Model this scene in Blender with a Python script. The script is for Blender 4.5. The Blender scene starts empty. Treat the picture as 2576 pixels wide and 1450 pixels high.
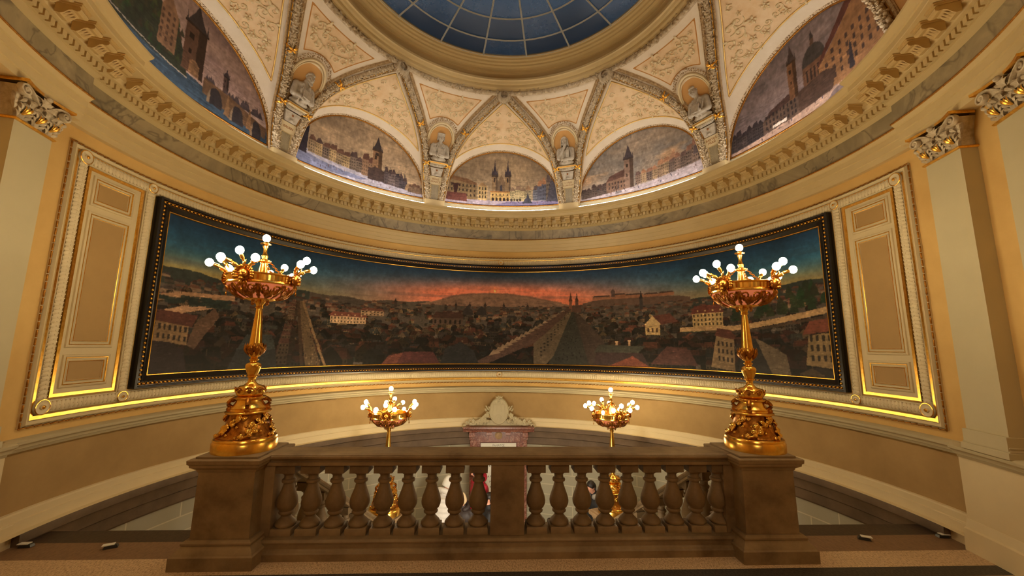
import bpy, math, random
import numpy as np
from mathutils import Vector, Matrix, Euler

# ------------------------------------------------------------------ camera
RAD = math.radians
sc = bpy.context.scene
COL = sc.collection
cam_data = bpy.data.cameras.new('camera')
cam_data.sensor_width = 36.0
cam_data.lens = 991.87 / 2576 * 36.0
cam_data.clip_start = 0.05
cam = bpy.data.objects.new('camera', cam_data)
COL.objects.link(cam)
_yaw, _pitch, _roll = RAD(2.2887), RAD(8.4644), RAD(0.5500)
_fw = Vector((math.sin(_yaw)*math.cos(_pitch), math.cos(_yaw)*math.cos(_pitch), math.sin(_pitch)))
_rt = Vector((math.cos(_yaw), -math.sin(_yaw), 0))
_up = _rt.cross(_fw)
_r2 = math.cos(_roll)*_rt + math.sin(_roll)*_up
_u2 = -math.sin(_roll)*_rt + math.cos(_roll)*_up
cam.matrix_world = Matrix(((_r2.x, _u2.x, -_fw.x, -0.097), (_r2.y, _u2.y, -_fw.y, -4.551),
                           (_r2.z, _u2.z, -_fw.z, 1.823), (0, 0, 0, 1)))
sc.camera = cam

# ------------------------------------------------------------------ world (evening sky above the skylight), exposure
world = bpy.data.worlds.new('world')
sc.world = world
world.use_nodes = True
wn = world.node_tree
wbg = wn.nodes['Background']
wtc = wn.nodes.new('ShaderNodeTexCoord')
wsep = wn.nodes.new('ShaderNodeSeparateXYZ')
wrmp = wn.nodes.new('ShaderNodeValToRGB')
wn.links.new(wtc.outputs['Generated'], wsep.inputs[0])
wn.links.new(wsep.outputs['Z'], wrmp.inputs[0])
wn.links.new(wrmp.outputs[0], wbg.inputs[0])
wrmp.color_ramp.elements[0].position = 0.60
wrmp.color_ramp.elements[0].color = (0.005, 0.007, 0.0095, 1)
wrmp.color_ramp.elements[1].position = 0.75
wrmp.color_ramp.elements[1].color = (0.060, 0.082, 0.103, 1)
_e = wrmp.color_ramp.elements.new(0.675); _e.color = (0.012, 0.0165, 0.0215, 1)
wbg.inputs[1].default_value = 1.0

sc.view_settings.view_transform = 'Standard'
sc.view_settings.look = 'None'
sc.view_settings.exposure = 1.0
sc.view_settings.gamma = 1.0
sc.view_settings.use_curve_mapping = False
try:
    sc.cycles.max_bounces = 8
    sc.cycles.diffuse_bounces = 5
    sc.cycles.glossy_bounces = 4
    sc.cycles.transparent_max_bounces = 6
    sc.cycles.caustics_reflective = False
    sc.cycles.caustics_refractive = False
    sc.cycles.sample_clamp_indirect = 3.0
    sc.cycles.use_denoising = True
    sc.cycles.use_light_tree = True
except Exception:
    pass
BULB = 52.0            # emission of the candelabra bulbs
COVE = 25.0            # emission of the strip lights lying on the cornice

random.seed(7)
rng = np.random.default_rng(7)

# ------------------------------------------------------------------ materials
def srgb(c):
    return tuple(((v/255/12.92) if v/255 <= 0.04045 else ((v/255+0.055)/1.055)**2.4) for v in c)

def new_mat(name):
    m = bpy.data.materials.new(name)
    m.use_nodes = True
    nt = m.node_tree
    return m, nt, nt.nodes['Principled BSDF']

def lnk(nt, a, b):
    nt.links.new(a, b)

def node(nt, t, **kw):
    n = nt.nodes.new(t)
    for k, v in kw.items():
        setattr(n, k, v)
    return n

def mathn(nt, op, a, b=None, clamp=False):
    n = node(nt, 'ShaderNodeMath', operation=op)
    n.use_clamp = clamp
    for i, x in enumerate((a, b)):
        if x is None:
            continue
        if isinstance(x, (int, float)):
            n.inputs[i].default_value = x
        else:
            lnk(nt, x, n.inputs[i])
    return n.outputs[0]

def mixc(nt, fac, a, b):
    n = node(nt, 'ShaderNodeMix', data_type='RGBA')
    for i, x in ((0, fac), (6, a), (7, b)):
        if isinstance(x, (int, float)):
            n.inputs[i].default_value = x
        elif isinstance(x, tuple):
            n.inputs[i].default_value = (*x[:3], 1)
        else:
            lnk(nt, x, n.inputs[i])
    return n.outputs[2]

def noise(nt, vec, scale, detail=4, rough=0.6, dist=0.0):
    n = node(nt, 'ShaderNodeTexNoise')
    n.inputs['Scale'].default_value = scale
    n.inputs['Detail'].default_value = detail
    n.inputs['Roughness'].default_value = rough
    n.inputs['Distortion'].default_value = dist
    if vec is not None:
        lnk(nt, vec, n.inputs['Vector'])
    return n.outputs['Fac']

def ramp(nt, fac, stops):
    n = node(nt, 'ShaderNodeValToRGB')
    cr = n.color_ramp
    cr.elements[0].position, cr.elements[0].color = stops[0][0], (*stops[0][1], 1)
    cr.elements[1].position, cr.elements[1].color = stops[-1][0], (*stops[-1][1], 1)
    for p, c in stops[1:-1]:
        e = cr.elements.new(p); e.color = (*c, 1)
    lnk(nt, fac, n.inputs[0])
    return n.outputs[0]

def bump(nt, bs, h, strength, dist=0.01):
    b = node(nt, 'ShaderNodeBump')
    b.inputs['Strength'].default_value = strength
    b.inputs['Distance'].default_value = dist
    lnk(nt, h, b.inputs['Height'])
    lnk(nt, b.outputs[0], bs.inputs['Normal'])

def plain(name, col, rough=0.6, var=0.10, scale=3.0, metal=0.0, bmp=0.0, bscale=60.0, spec=None, col2=None):
    """flat colour with cloudy variation and optional fine bump"""
    m, nt, bs = new_mat(name)
    tc = node(nt, 'ShaderNodeTexCoord').outputs['Object']
    c = srgb(col)
    d = srgb(col2) if col2 else tuple(x*(1-var*2) for x in c)
    f = noise(nt, tc, scale, 5, 0.65)
    out = ramp(nt, f, [(0.30, d), (0.68, c)])
    lnk(nt, out, bs.inputs['Base Color'])
    bs.inputs['Roughness'].default_value = rough
    bs.inputs['Metallic'].default_value = metal
    if spec is not None:
        bs.inputs['Specular IOR Level'].default_value = spec
    if bmp:
        bump(nt, bs, noise(nt, tc, bscale, 4, 0.6), bmp, 0.004)
    return m

def cylvec(nt, r=4.4):
    """(arc length, height, 0) of a point on the round wall"""
    tc = node(nt, 'ShaderNodeTexCoord').outputs['Object']
    s = node(nt, 'ShaderNodeSeparateXYZ'); lnk(nt, tc, s.inputs[0])
    a = mathn(nt, 'MULTIPLY', mathn(nt, 'ARCTAN2', s.outputs[0], s.outputs[1]), r)
    cb = node(nt, 'ShaderNodeCombineXYZ')
    lnk(nt, a, cb.inputs[0]); lnk(nt, s.outputs[2], cb.inputs[1])
    return cb.outputs[0], tc

M = {}
M['plaster'] = plain('yellow_plaster', (226, 188, 116), 0.8, 0.05, 1.6, bmp=0.05, bscale=180, col2=(210, 170, 100))
M['wainscot'] = plain('tan_plaster', (184, 152, 98), 0.75, 0.05, 1.4, bmp=0.05, bscale=160, col2=(164, 132, 82))
M['cream'] = plain('cream_paint', (226, 208, 166), 0.6, 0.03, 3.0)
M['trimwhite'] = plain('pale_trim_paint', (198, 186, 150), 0.6, 0.03, 3.0)
M['cornice'] = plain('cornice_paint', (216, 194, 144), 0.6, 0.04, 3.0)
M['modillion'] = plain('modillion_paint', (212, 184, 128), 0.55, 0.04, 6.0)
M['field'] = plain('panel_field_paint', (180, 146, 92), 0.7, 0.05, 2.5)
M['board'] = plain('panel_board_paint', (216, 198, 156), 0.6, 0.03, 3.0)
M['guilloche'] = plain('carved_band_paint', (226, 210, 172), 0.6, 0.03, 8.0)
M['stucco'] = plain('aged_stucco', (222, 208, 180), 0.75, 0.14, 14.0, bmp=0.2, bscale=60, col2=(164, 144, 112))
M['garland'] = plain('garland_stucco', (224, 210, 182), 0.75, 0.2, 16.0, col2=(172, 148, 112))
M['beadstrip'] = plain('beaded_stucco', (204, 178, 138), 0.75, 0.2, 30.0, col2=(150, 120, 80))
M['sculpture'] = plain('plaster_sculpture', (208, 200, 184), 0.7, 0.12, 9.0, col2=(160, 148, 130))
M['niche'] = plain('niche_paint', (206, 158, 92), 0.7, 0.06, 5.0, col2=(178, 128, 68))
M['gilt'] = plain('gilding', (255, 206, 100), 0.30, 0.06, 30.0, metal=1.0, bmp=0.06, bscale=90, col2=(226, 160, 60))
M['giltlit'] = plain('gilding_lit_tone', (255, 226, 150), 0.42, 0.04, 30.0, metal=0.7, col2=(246, 208, 124))  # gilding lightened in colour to stand in for the strip lights' glow
M['giltdull'] = plain('old_gilding', (196, 140, 62), 0.42, 0.1, 40.0, metal=0.9, bmp=0.1, bscale=120, col2=(126, 82, 34))
M['brass'] = plain('gilt_bronze', (255, 206, 104), 0.24, 0.05, 14.0, metal=1.0, bmp=0.05, bscale=70, col2=(232, 172, 66))
M['darkbrass'] = plain('patinated_bronze', (206, 138, 58), 0.34, 0.1, 26.0, metal=1.0, bmp=0.15, bscale=80, col2=(112, 66, 24))
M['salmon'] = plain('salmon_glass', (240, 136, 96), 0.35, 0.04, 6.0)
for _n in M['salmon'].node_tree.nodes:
    if _n.type == 'BSDF_PRINCIPLED':      # weak emission on the liner stands in for bulb light through it
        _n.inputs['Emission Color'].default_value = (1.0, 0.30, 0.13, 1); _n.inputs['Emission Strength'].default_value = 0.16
M['lacquer'] = plain('black_lacquer', (24, 20, 18), 0.28, 0.05, 5.0)
M['sand'] = plain('brown_sandstone', (158, 134, 98), 0.62, 0.16, 2.6, bmp=0.14, bscale=90, col2=(104, 82, 54))
M['sandpale'] = plain('pale_lamplit_sandstone', (176, 146, 108), 0.62, 0.12, 4.0, bmp=0.12, bscale=90, col2=(146, 116, 82))  # balustrade stone made paler: lamplight on the back pedestals put into the colour
M['ringstone'] = plain('ring_beam_stone', (116, 94, 70), 0.6, 0.12, 2.6, bmp=0.1, bscale=70, col2=(88, 70, 50))
M['skinlight'] = plain('skin', (226, 164, 138), 0.5, 0.04, 12.0)
M['white_coat'] = plain('white_quilted_nylon', (226, 220, 212), 0.6, 0.06, 20.0)
M['knit_white'] = plain('white_knit', (232, 228, 218), 0.8, 0.06, 40.0, bmp=0.4, bscale=120)
M['cap_cream'] = plain('cream_cap_cotton', (232, 206, 164), 0.8, 0.05, 20.0)
M['coat_brown'] = plain('dark_brown_nylon', (52, 40, 36), 0.6, 0.1, 14.0)
M['coat_red'] = plain('crimson_nylon', (170, 24, 48), 0.5, 0.1, 14.0)
M['coat_navy'] = plain('navy_nylon', (28, 32, 62), 0.55, 0.1, 14.0)
M['coat_black'] = plain('black_wool', (22, 20, 22), 0.7, 0.1, 14.0)
M['grey_hood'] = plain('grey_fleece', (150, 146, 138), 0.85, 0.08, 20.0)
M['inkgrey'] = plain('grey_letter_paint', (96, 96, 92), 0.6, 0.03, 10.0)
M['hair_dark'] = plain('dark_hair', (30, 22, 18), 0.5, 0.1, 30.0)
M['denim'] = plain('dark_trousers', (34, 34, 44), 0.7, 0.1, 20.0)
M['sensor'] = plain('dark_plastic', (44, 42, 38), 0.4, 0.05, 10.0)
M['paper'] = plain('white_plastic', (232, 228, 214), 0.5, 0.02, 10.0)
M['letters'] = plain('bronze_letter_paint', (150, 96, 48), 0.6, 0.05, 10.0)
M['iron'] = plain('grey_painted_iron', (176, 178, 172), 0.5, 0.05, 10.0)
M['shell'] = plain('hall_plaster', (196, 160, 112), 0.8, 0.06, 1.5)
M['landing'] = plain('grey_stone_landing', (168, 160, 144), 0.6, 0.08, 2.0)

def marble(name, base, vein, dark, scale=1.6, rough=0.35):
    m, nt, bs = new_mat(name)
    v, tc = cylvec(nt, 4.4)
    n1 = noise(nt, v, scale, 6, 0.62, 1.2)
    n2 = noise(nt, v, scale*0.55, 3, 0.5, 2.5)
    d = mathn(nt, 'ABSOLUTE', mathn(nt, 'SUBTRACT', n2, 0.5))
    c1 = ramp(nt, n1, [(0.32, srgb(dark)), (0.62, srgb(base))])
    veinm = ramp(nt, d, [(0.0, (1, 1, 1)), (0.035, (0, 0, 0))])
    out = mixc(nt, mathn(nt, 'MULTIPLY', veinm, 0.6), c1, srgb(vein))
    lnk(nt, out, bs.inputs['Base Color'])
    bs.inputs['Roughness'].default_value = rough
    return m
M['greymarble'] = marble('grey_veined_marble', (176, 162, 130), (84, 78, 66), (136, 126, 102), 2.0, 0.4)
M['redmarble'] = marble('red_brown_marble', (150, 92, 72), (206, 168, 148), (92, 44, 36), 7.0, 0.3)

def block_mat():
    m, nt, bs = new_mat('painted_blockwork')
    v, tc = cylvec(nt, 4.44)
    b = node(nt, 'ShaderNodeTexBrick')
    b.inputs['Color1'].default_value = (*srgb((178, 172, 148)), 1)
    b.inputs['Color2'].default_value = (*srgb((168, 162, 140)), 1)
    b.inputs['Mortar'].default_value = (*srgb((206, 198, 168)), 1)
    b.inputs['Scale'].default_value = 1.0
    b.inputs['Mortar Size'].default_value = 0.009
    b.inputs['Mortar Smooth'].default_value = 0.2
    b.inputs['Brick Width'].default_value = 0.66
    b.inputs['Row Height'].default_value = 0.2
    b.offset = 0.42
    mp = node(nt, 'ShaderNodeMapping'); mp.inputs['Location'].default_value = (0.12, 0.066, 0)
    lnk(nt, v, mp.inputs[0]); lnk(nt, mp.outputs[0], b.inputs['Vector'])
    f = noise(nt, tc, 2.0, 4)
    out = mixc(nt, mathn(nt, 'MULTIPLY', f, 0.25), b.outputs[0], srgb((150, 140, 118)))
    lnk(nt, out, bs.inputs['Base Color'])
    bs.inputs['Roughness'].default_value = 0.75
    return m
M['blocks'] = block_mat()

def terrazzo(name, a, b_, c_, scale=90.0, rough=0.5):
    m, nt, bs = new_mat(name)
    tc = node(nt, 'ShaderNodeTexCoord').outputs['Object']
    mp = node(nt, 'ShaderNodeMapping'); mp.inputs['Rotation'].default_value = (0, 0, 0.6); mp.inputs['Scale'].default_value = (1, 0.45, 1)
    lnk(nt, tc, mp.inputs[0])
    f = noise(nt, mp.outputs[0], scale, 3, 0.8)
    g = noise(nt, tc, 3.0, 3)
    c1 = ramp(nt, f, [(0.36, srgb(c_)), (0.47, srgb(a)), (0.62, srgb(b_))])
    out = mixc(nt, mathn(nt, 'MULTIPLY', g, 0.3), c1, srgb(c_))
    lnk(nt, out, bs.inputs['Base Color'])
    bs.inputs['Roughness'].default_value = rough
    bump(nt, bs, f, 0.15, 0.002)
    return m
M['granite_beige'] = terrazzo('beige_granite', (206, 174, 134), (232, 204, 164), (140, 112, 80))
M['granite_brown'] = terrazzo('brown_stone_floor', (132, 102, 74), (144, 112, 82), (116, 90, 64), 40.0)
M['granite_dark'] = terrazzo('dark_granite', (46, 42, 38), (84, 76, 66), (28, 25, 23))
M['nosing'] = terrazzo('dark_step_stone', (66, 52, 40), (78, 62, 48), (52, 42, 32), 40.0)

def emit(name, col, strength):
    m, nt, bs = new_mat(name)
    bs.inputs['Base Color'].default_value = (*col, 1)
    bs.inputs['Emission Color'].default_value = (*col, 1)
    bs.inputs['Emission Strength'].default_value = strength
    return m
M['bulb'] = emit('lit_bulb_glass', (1.0, 0.785, 0.47), BULB)
M['led'] = emit('strip_light_diffuser', (1.0, 0.90, 0.80), COVE)

def paint_mat(name, gain=1.0, rough=0.55):
    m, nt, bs = new_mat(name)
    a = node(nt, 'ShaderNodeAttribute', attribute_name='pigment', attribute_type='GEOMETRY')
    tc = node(nt, 'ShaderNodeTexCoord').outputs['Object']
    f = noise(nt, tc, 26.0, 5, 0.7)
    g = mathn(nt, 'MULTIPLY', mathn(nt, 'ADD', mathn(nt, 'MULTIPLY', f, 0.5), 0.75), gain)
    vm = node(nt, 'ShaderNodeVectorMath', operation='SCALE')
    lnk(nt, a.outputs['Color'], vm.inputs[0]); lnk(nt, g, vm.inputs['Scale'])
    lnk(nt, vm.outputs[0], bs.inputs['Base Color'])
    bs.inputs['Roughness'].default_value = rough
    bs.inputs['Specular IOR Level'].default_value = 0.25
    return m

def vault_mat(name):
    """painted vault: beige field / gilt line / pale border / egg band / niche, from distance attributes"""
    m, nt, bs = new_mat(name)
    tc = node(nt, 'ShaderNodeTexCoord').outputs['Object']
    e = node(nt, 'ShaderNodeAttribute', attribute_name='edge').outputs['Fac']
    d = node(nt, 'ShaderNodeAttribute', attribute_name='arch').outputs['Fac']
    nch = node(nt, 'ShaderNodeAttribute', attribute_name='niche').outputs['Fac']
    f = noise(nt, tc, 5.0, 5, 0.7)
    fld = ramp(nt, f, [(0.3, srgb((222, 188, 140))), (0.7, srgb((236, 214, 178)))])
    brd = ramp(nt, f, [(0.3, srgb((226, 212, 188))), (0.7, srgb((236, 224, 204)))])
    egg = ramp(nt, noise(nt, tc, 55.0, 2), [(0.42, srgb((120, 92, 60))), (0.52, srgb((222, 200, 164)))])
    c = mixc(nt, mathn(nt, 'GREATER_THAN', e, 0.0), brd, fld)
    c = mixc(nt, mathn(nt, 'LESS_THAN', d, 0.08), c, egg)
    gold = mathn(nt, 'LESS_THAN', mathn(nt, 'ABSOLUTE', e), 0.009)
    c = mixc(nt, gold, c, srgb((186, 130, 60)))
    inn = mathn(nt, 'LESS_THAN', nch, 0.0)
    c = mixc(nt, inn, c, srgb((200, 152, 88)))
    lnk(nt, c, bs.inputs['Base Color'])
    bs.inputs['Roughness'].default_value = 0.65
    bump(nt, bs, noise(nt, tc, 22.0, 4, 0.6), 0.12, 0.01)
    return m
M['vault'] = vault_mat('painted_vault')

def glass_mat(name, tint, dust, mixf):
    m = bpy.data.materials.new(name); m.use_nodes = True
    nt = m.node_tree; nt.nodes.clear()
    out = node(nt, 'ShaderNodeOutputMaterial')
    tr = node(nt, 'ShaderNodeBsdfTransparent'); tr.inputs[0].default_value = (*tint, 1)
    tl = node(nt, 'ShaderNodeBsdfTranslucent'); tl.inputs[0].default_value = (*dust, 1)
    gl = node(nt, 'ShaderNodeBsdfGlossy'); gl.inputs['Roughness'].default_value = 0.25
    tc = node(nt, 'ShaderNodeTexCoord').outputs['Object']
    f = noise(nt, tc, 6.0, 5, 0.7)
    m1 = node(nt, 'ShaderNodeMixShader'); lnk(nt, mathn(nt, 'MULTIPLY', f, mixf), m1.inputs[0])
    lnk(nt, tr.outputs[0], m1.inputs[1]); lnk(nt, tl.outputs[0], m1.inputs[2])
    m2 = node(nt, 'ShaderNodeMixShader'); m2.inputs[0].default_value = 0.03
    lnk(nt, m1.outputs[0], m2.inputs[1]); lnk(nt, gl.outputs[0], m2.inputs[2])
    lnk(nt, m2.outputs[0], out.inputs[0])
    return m
M['pane'] = glass_mat('smoked_roof_glass', (0.75, 0.80, 0.88), (0.35, 0.45, 0.55), 0.7)
M['paneblack'] = glass_mat('dark_roof_glass', (0.50, 0.54, 0.58), (0.25, 0.32, 0.4), 0.4)
# ------------------------------------------------------------------ geometry helpers
def P(th, r, z):
    a = RAD(th)
    return np.array((r*math.sin(a), r*math.cos(a), z))

class MB:
    """collects pieces and links them as ONE mesh object"""
    def __init__(self):
        self.v = []; self.q = []; self.t = []; self.qm = []; self.tm = []; self.n = 0
    def add(self, verts, quads=None, tris=None, mat=0):
        verts = np.asarray(verts, float).reshape(-1, 3)
        if quads is not None and len(quads):
            q = np.asarray(quads, int).reshape(-1, 4) + self.n
            self.q.append(q); self.qm.append(np.full(len(q), mat))
        if tris is not None and len(tris):
            t = np.asarray(tris, int).reshape(-1, 3) + self.n
            self.t.append(t); self.tm.append(np.full(len(t), mat))
        self.v.append(verts); self.n += len(verts)
    def merge(self, o, mtx=None, mat=0):
        for_v = np.concatenate(o.v)
        if mtx is not None:
            for_v = for_v @ np.array(mtx.to_3x3()).T + np.array(mtx.translation)
        self.add(for_v, np.concatenate(o.q) if o.q else None, np.concatenate(o.t) if o.t else None, mat)
    def grid(self, g, cu=False, cv=False, mat=0, cap=False):
        g = np.asarray(g, float); a, b = g.shape[:2]
        I = np.arange(a*b).reshape(a, b)
        if cu: I = np.vstack([I, I[:1]])
        if cv: I = np.hstack([I, I[:, :1]])
        q = np.stack([I[:-1, :-1], I[1:, :-1], I[1:, 1:], I[:-1, 1:]], -1).reshape(-1, 4)
        tr = []
        if cap and cv:
            for row, rev in ((0, True), (a-1, False)):
                base = row*b
                for k in range(1, b-1):
                    tr.append((base, base+k+1, base+k) if rev else (base, base+k, base+k+1))
        self.add(g.reshape(-1, 3), q, tr, mat)
    def box(self, c, s, rz=0.0, mat=0, top=1.0, bevel=0.0):
        x, y, z = s[0]/2, s[1]/2, s[2]/2
        b = min(bevel, x*.9, y*.9, z*.9)
        def ring(hx, hy, zz):
            return [(-hx, -hy, zz), (hx, -hy, zz), (hx, hy, zz), (-hx, hy, zz)]
        if b > 0:
            rings = [ring(x-b, y-b, -z), ring(x, y, -z+b), ring(x*top, y*top, z-b), ring(x*top-b, y*top-b, z)]
        else:
            rings = [ring(x, y, -z), ring(x*top, y*top, z)]
        g = np.array(rings)
        cs, sn = math.cos(rz), math.sin(rz)
        X = g[..., 0]*cs - g[..., 1]*sn + c[0]; Y = g[..., 0]*sn + g[..., 1]*cs + c[1]
        self.grid(np.stack([X, Y, g[..., 2]+c[2]], -1), cv=True, cap=True, mat=mat)
    def lathe(self, prof, c=(0, 0, 0), seg=32, mat=0, mtx=None, mod=None):
        pr = np.array(prof, float); a = np.linspace(0, 2*math.pi, seg, endpoint=False)
        rr = pr[:, :1]*np.ones((1, seg))
        if mod is not None: rr = rr*mod(pr[:, 1:2], a[None, :])
        g = np.stack([rr*np.cos(a), rr*np.sin(a), pr[:, 1:2]*np.ones((1, seg))], -1)
        if mtx is not None:
            g = g @ np.array(mtx.to_3x3()).T + np.array(mtx.translation)
        self.grid(g + np.array(c), cv=True, cap=True, mat=mat)
    def sqlathe(self, prof, c=(0, 0, 0), rz=0.0, mat=0, asp=1.0):
        g = []
        cs, sn = math.cos(rz), math.sin(rz)
        for h, z in prof:
            row = []
            for sx, sy in ((-1, -1), (1, -1), (1, 1), (-1, 1)):
                x, y = sx*h, sy*h*asp
                row.append((x*cs-y*sn+c[0], x*sn+y*cs+c[1], z+c[2]))
            g.append(row)
        self.grid(np.array(g), cv=True, cap=True, mat=mat)
    def tube(self, pts, rad, seg=6, closed=False, mat=0, flat=1.0, nrm=None):
        p = np.asarray(pts, float); n = len(p)
        rad = np.broadcast_to(np.asarray(rad, float), (n,))
        if closed:
            t = np.roll(p, -1, 0) - np.roll(p, 1, 0)
        else:
            t = np.gradient(p, axis=0)
        t /= np.linalg.norm(t, axis=1, keepdims=True) + 1e-12
        if nrm is None:
            ref = np.array((0, 0, 1.0)) if abs(t[:, 2]).mean() < 0.8 else np.array((1.0, 0, 0))
            nv = ref - t*(t@ref)[:, None]
        else:
            nv = np.broadcast_to(np.asarray(nrm, float), (n, 3)); nv = nv - t*(nv*t).sum(1)[:, None]
        nv /= np.linalg.norm(nv, axis=1, keepdims=True) + 1e-12
        b = np.cross(t, nv)
        a = np.linspace(0, 2*math.pi, seg, endpoint=False)
        g = p[:, None] + rad[:, None, None]*(np.cos(a)[None, :, None]*b[:, None]+flat*np.sin(a)[None, :, None]*nv[:, None])
        self.grid(g, cu=closed, cv=True, cap=not closed, mat=mat)
    def ell(self, c, r, seg=10, rings=6, mat=0, rot=None):
        r = (r, r, r) if isinstance(r, (int, float)) else r
        ph = np.linspace(0.06, math.pi-0.06, rings+1)[:, None]; a = np.linspace(0, 2*math.pi, seg, endpoint=False)[None]
        g = np.stack([np.sin(ph)*np.cos(a)*r[0], np.sin(ph)*np.sin(a)*r[1], -np.cos(ph)*np.ones_like(a)*r[2]], -1)
        if rot is not None: g = g @ np.array(rot.to_3x3()).T
        self.grid(g+np.array(c), cv=True, cap=True, mat=mat)
    def cap(self, a, b, ra, rb, seg=10, mat=0):
        """rounded tapered limb from a to b"""
        a = np.array(a, float); b = np.array(b, float); d = b-a; L = np.linalg.norm(d)+1e-9
        t = d/L
        ref = np.array((0, 0, 1.0)) if abs(t[2]) < .9 else np.array((1.0, 0, 0))
        u = np.cross(t, ref); u /= np.linalg.norm(u); w = np.cross(t, u)
        prof = []
        for k in range(4):
            an = math.pi/2*(1-k/4)
            prof.append((ra*math.cos(an)+1e-4, -ra*math.sin(an)))
        for k in range(5):
            an = math.pi/2*k/4
            prof.append((rb*math.cos(an)+1e-4, L+rb*math.sin(an)))
        an = np.linspace(0, 2*math.pi, seg, endpoint=False)
        g = np.array([[a+t*h+r*(math.cos(x)*u+math.sin(x)*w) for x in an] for r, h in prof])
        self.grid(g, cv=True, cap=True, mat=mat)
    def sweep(self, prof, th0, th1, step=1.0, mat=0, dr=0.0):
        n = max(2, int(round((th1-th0)/step))+1)
        ths = np.radians(np.linspace(th0, th1, n)); pr = np.array(prof, float)
        r = (pr[:, 0]+dr)[None, :]
        g = np.stack([np.sin(ths)[:, None]*r, np.cos(ths)[:, None]*r, np.ones((n, 1))*pr[:, 1][None]], -1)
        self.grid(g, mat=mat)
    def jog(self, prof, th, dr0, dr1, mat=0):
        pr = np.array(prof, float); a = RAD(th)
        g = np.stack([np.stack([math.sin(a)*(pr[:, 0]+d), math.cos(a)*(pr[:, 0]+d), pr[:, 1]], -1) for d in (dr0, dr1)])
        self.grid(g, mat=mat)
    def cylbox(self, th0, th1, z0, z1, ro, ri, n=12, mat=0):
        prof = [(ro, z0), (ri, z0), (ri, z1), (ro, z1)]
        ths = np.radians(np.linspace(th0, th1, n)); pr = np.array(prof)
        g = np.stack([np.sin(ths)[:, None]*pr[:, 0][None], np.cos(ths)[:, None]*pr[:, 0][None], np.ones((n, 1))*pr[:, 1][None]], -1)
        self.grid(g, cv=True, cap=True, mat=mat)
    def cylframe(self, th0, th1, z0, z1, prof, nh=40, nv=6, mat=0, R0=4.5):
        """mitred frame on the round wall; prof = [(inset in metres, r)]"""
        rows = []
        for d, r in prof:
            da = math.degrees(d/R0); a0, a1, b0, b1 = th0+da, th1-da, z0+d, z1-d
            loop = [(a, b0) for a in np.linspace(a0, a1, nh, endpoint=False)] + [(a1, b) for b in np.linspace(b0, b1, nv, endpoint=False)] \
                + [(a, b1) for a in np.linspace(a1, a0, nh, endpoint=False)] + [(a0, b) for b in np.linspace(b1, b0, nv, endpoint=False)]
            rows.append([P(a, r, b) for a, b in loop])
        self.grid(np.array(rows), cv=True, mat=mat)
    def arrays(self):
        return np.concatenate(self.v)
    def mesh(self, name, mats, origin=(0, 0, 0), smooth=35):
        v = np.concatenate(self.v) - np.array(origin, float)
        q = np.concatenate(self.q) if self.q else np.zeros((0, 4), int)
        t = np.concatenate(self.t) if self.t else np.zeros((0, 3), int)
        me = bpy.data.meshes.new(name)
        me.vertices.add(len(v)); me.vertices.foreach_set('co', v.astype(np.float32).ravel())
        nl = len(q)*4+len(t)*3
        me.loops.add(nl); me.polygons.add(len(q)+len(t))
        me.loops.foreach_set('vertex_index', np.concatenate([q.ravel(), t.ravel()]).astype(np.int32))
        ls = np.concatenate([np.arange(len(q))*4, len(q)*4+np.arange(len(t))*3]).astype(np.int32)
        me.polygons.foreach_set('loop_start', ls)
        mi = np.concatenate(self.qm+self.tm) if (self.qm or self.tm) else np.zeros(0)
        me.update(calc_edges=True)
        for m in (mats if isinstance(mats, (list, tuple)) else [mats]):
            me.materials.append(M[m] if isinstance(m, str) else m)
        me.polygons.foreach_set('material_index', mi.astype(np.int32))
        me.validate()
        if smooth:
            me.shade_smooth()
            if smooth < 180:
                me.set_sharp_from_angle(angle=RAD(smooth))
        else:
            me.shade_flat()
        return me
    def build(self, name, mats, parent=None, origin=(0, 0, 0), smooth=35):
        o = bpy.data.objects.new(name, self.mesh(name, mats, origin, smooth))
        COL.objects.link(o)
        if parent is not None: o.parent = parent
        else: o.location = origin
        return o

def tag(o, label=None, cat=None, group=None, kind=None):
    if label: o['label'] = label
    if cat: o['category'] = cat
    if group: o['group'] = group
    if kind: o['kind'] = kind
    return o

def thing(name, label, cat, loc=(0, 0, 0), rz=0.0, group=None, rot=None):
    o = bpy.data.objects.new(name, None); COL.objects.link(o)
    o.empty_display_size = 0.1
    o.location = loc; o.rotation_euler = rot if rot else (0, 0, rz)
    return tag(o, label, cat, group)

def dup(root, loc=None, rz=None, label=None, group=None):
    r = root.copy(); COL.objects.link(r)
    if loc is not None: r.location = loc
    if rz is not None: r.rotation_euler = (0, 0, rz)
    if label: r['label'] = label
    if group: r['group'] = group
    for ch in list(root.children):
        c = ch.copy(); COL.objects.link(c); c.parent = r
        for g in ch.children:
            d = g.copy(); COL.objects.link(d); d.parent = c
    return r

def struct(mb, name, mats, parent=None, smooth=35, origin=(0, 0, 0)):
    o = mb.build(name, mats, parent, origin, smooth)
    if parent is None: o['kind'] = 'structure'
    return o

def sculpt(mb, name, mat, parent, voxel=0.012, smooth_it=3, origin=(0, 0, 0)):
    """melts overlapping volumes into one continuous surface"""
    o = mb.build(name+'_tmp', mat, None, origin, 0)
    o.location = (0, 0, 0)
    md = o.modifiers.new('remesh', 'REMESH'); md.mode = 'VOXEL'; md.voxel_size = voxel; md.use_smooth_shade = True
    ms = o.modifiers.new('smooth', 'SMOOTH'); ms.iterations = smooth_it; ms.factor = 0.5
    dg = bpy.context.evaluated_depsgraph_get()
    me = bpy.data.meshes.new_from_object(o.evaluated_get(dg))
    me.name = name
    me.materials.clear(); me.materials.append(M[mat])
    me.shade_smooth()
    bpy.data.objects.remove(o)
    n = bpy.data.objects.new(name, me); COL.objects.link(n)
    n.parent = parent
    return n

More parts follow.
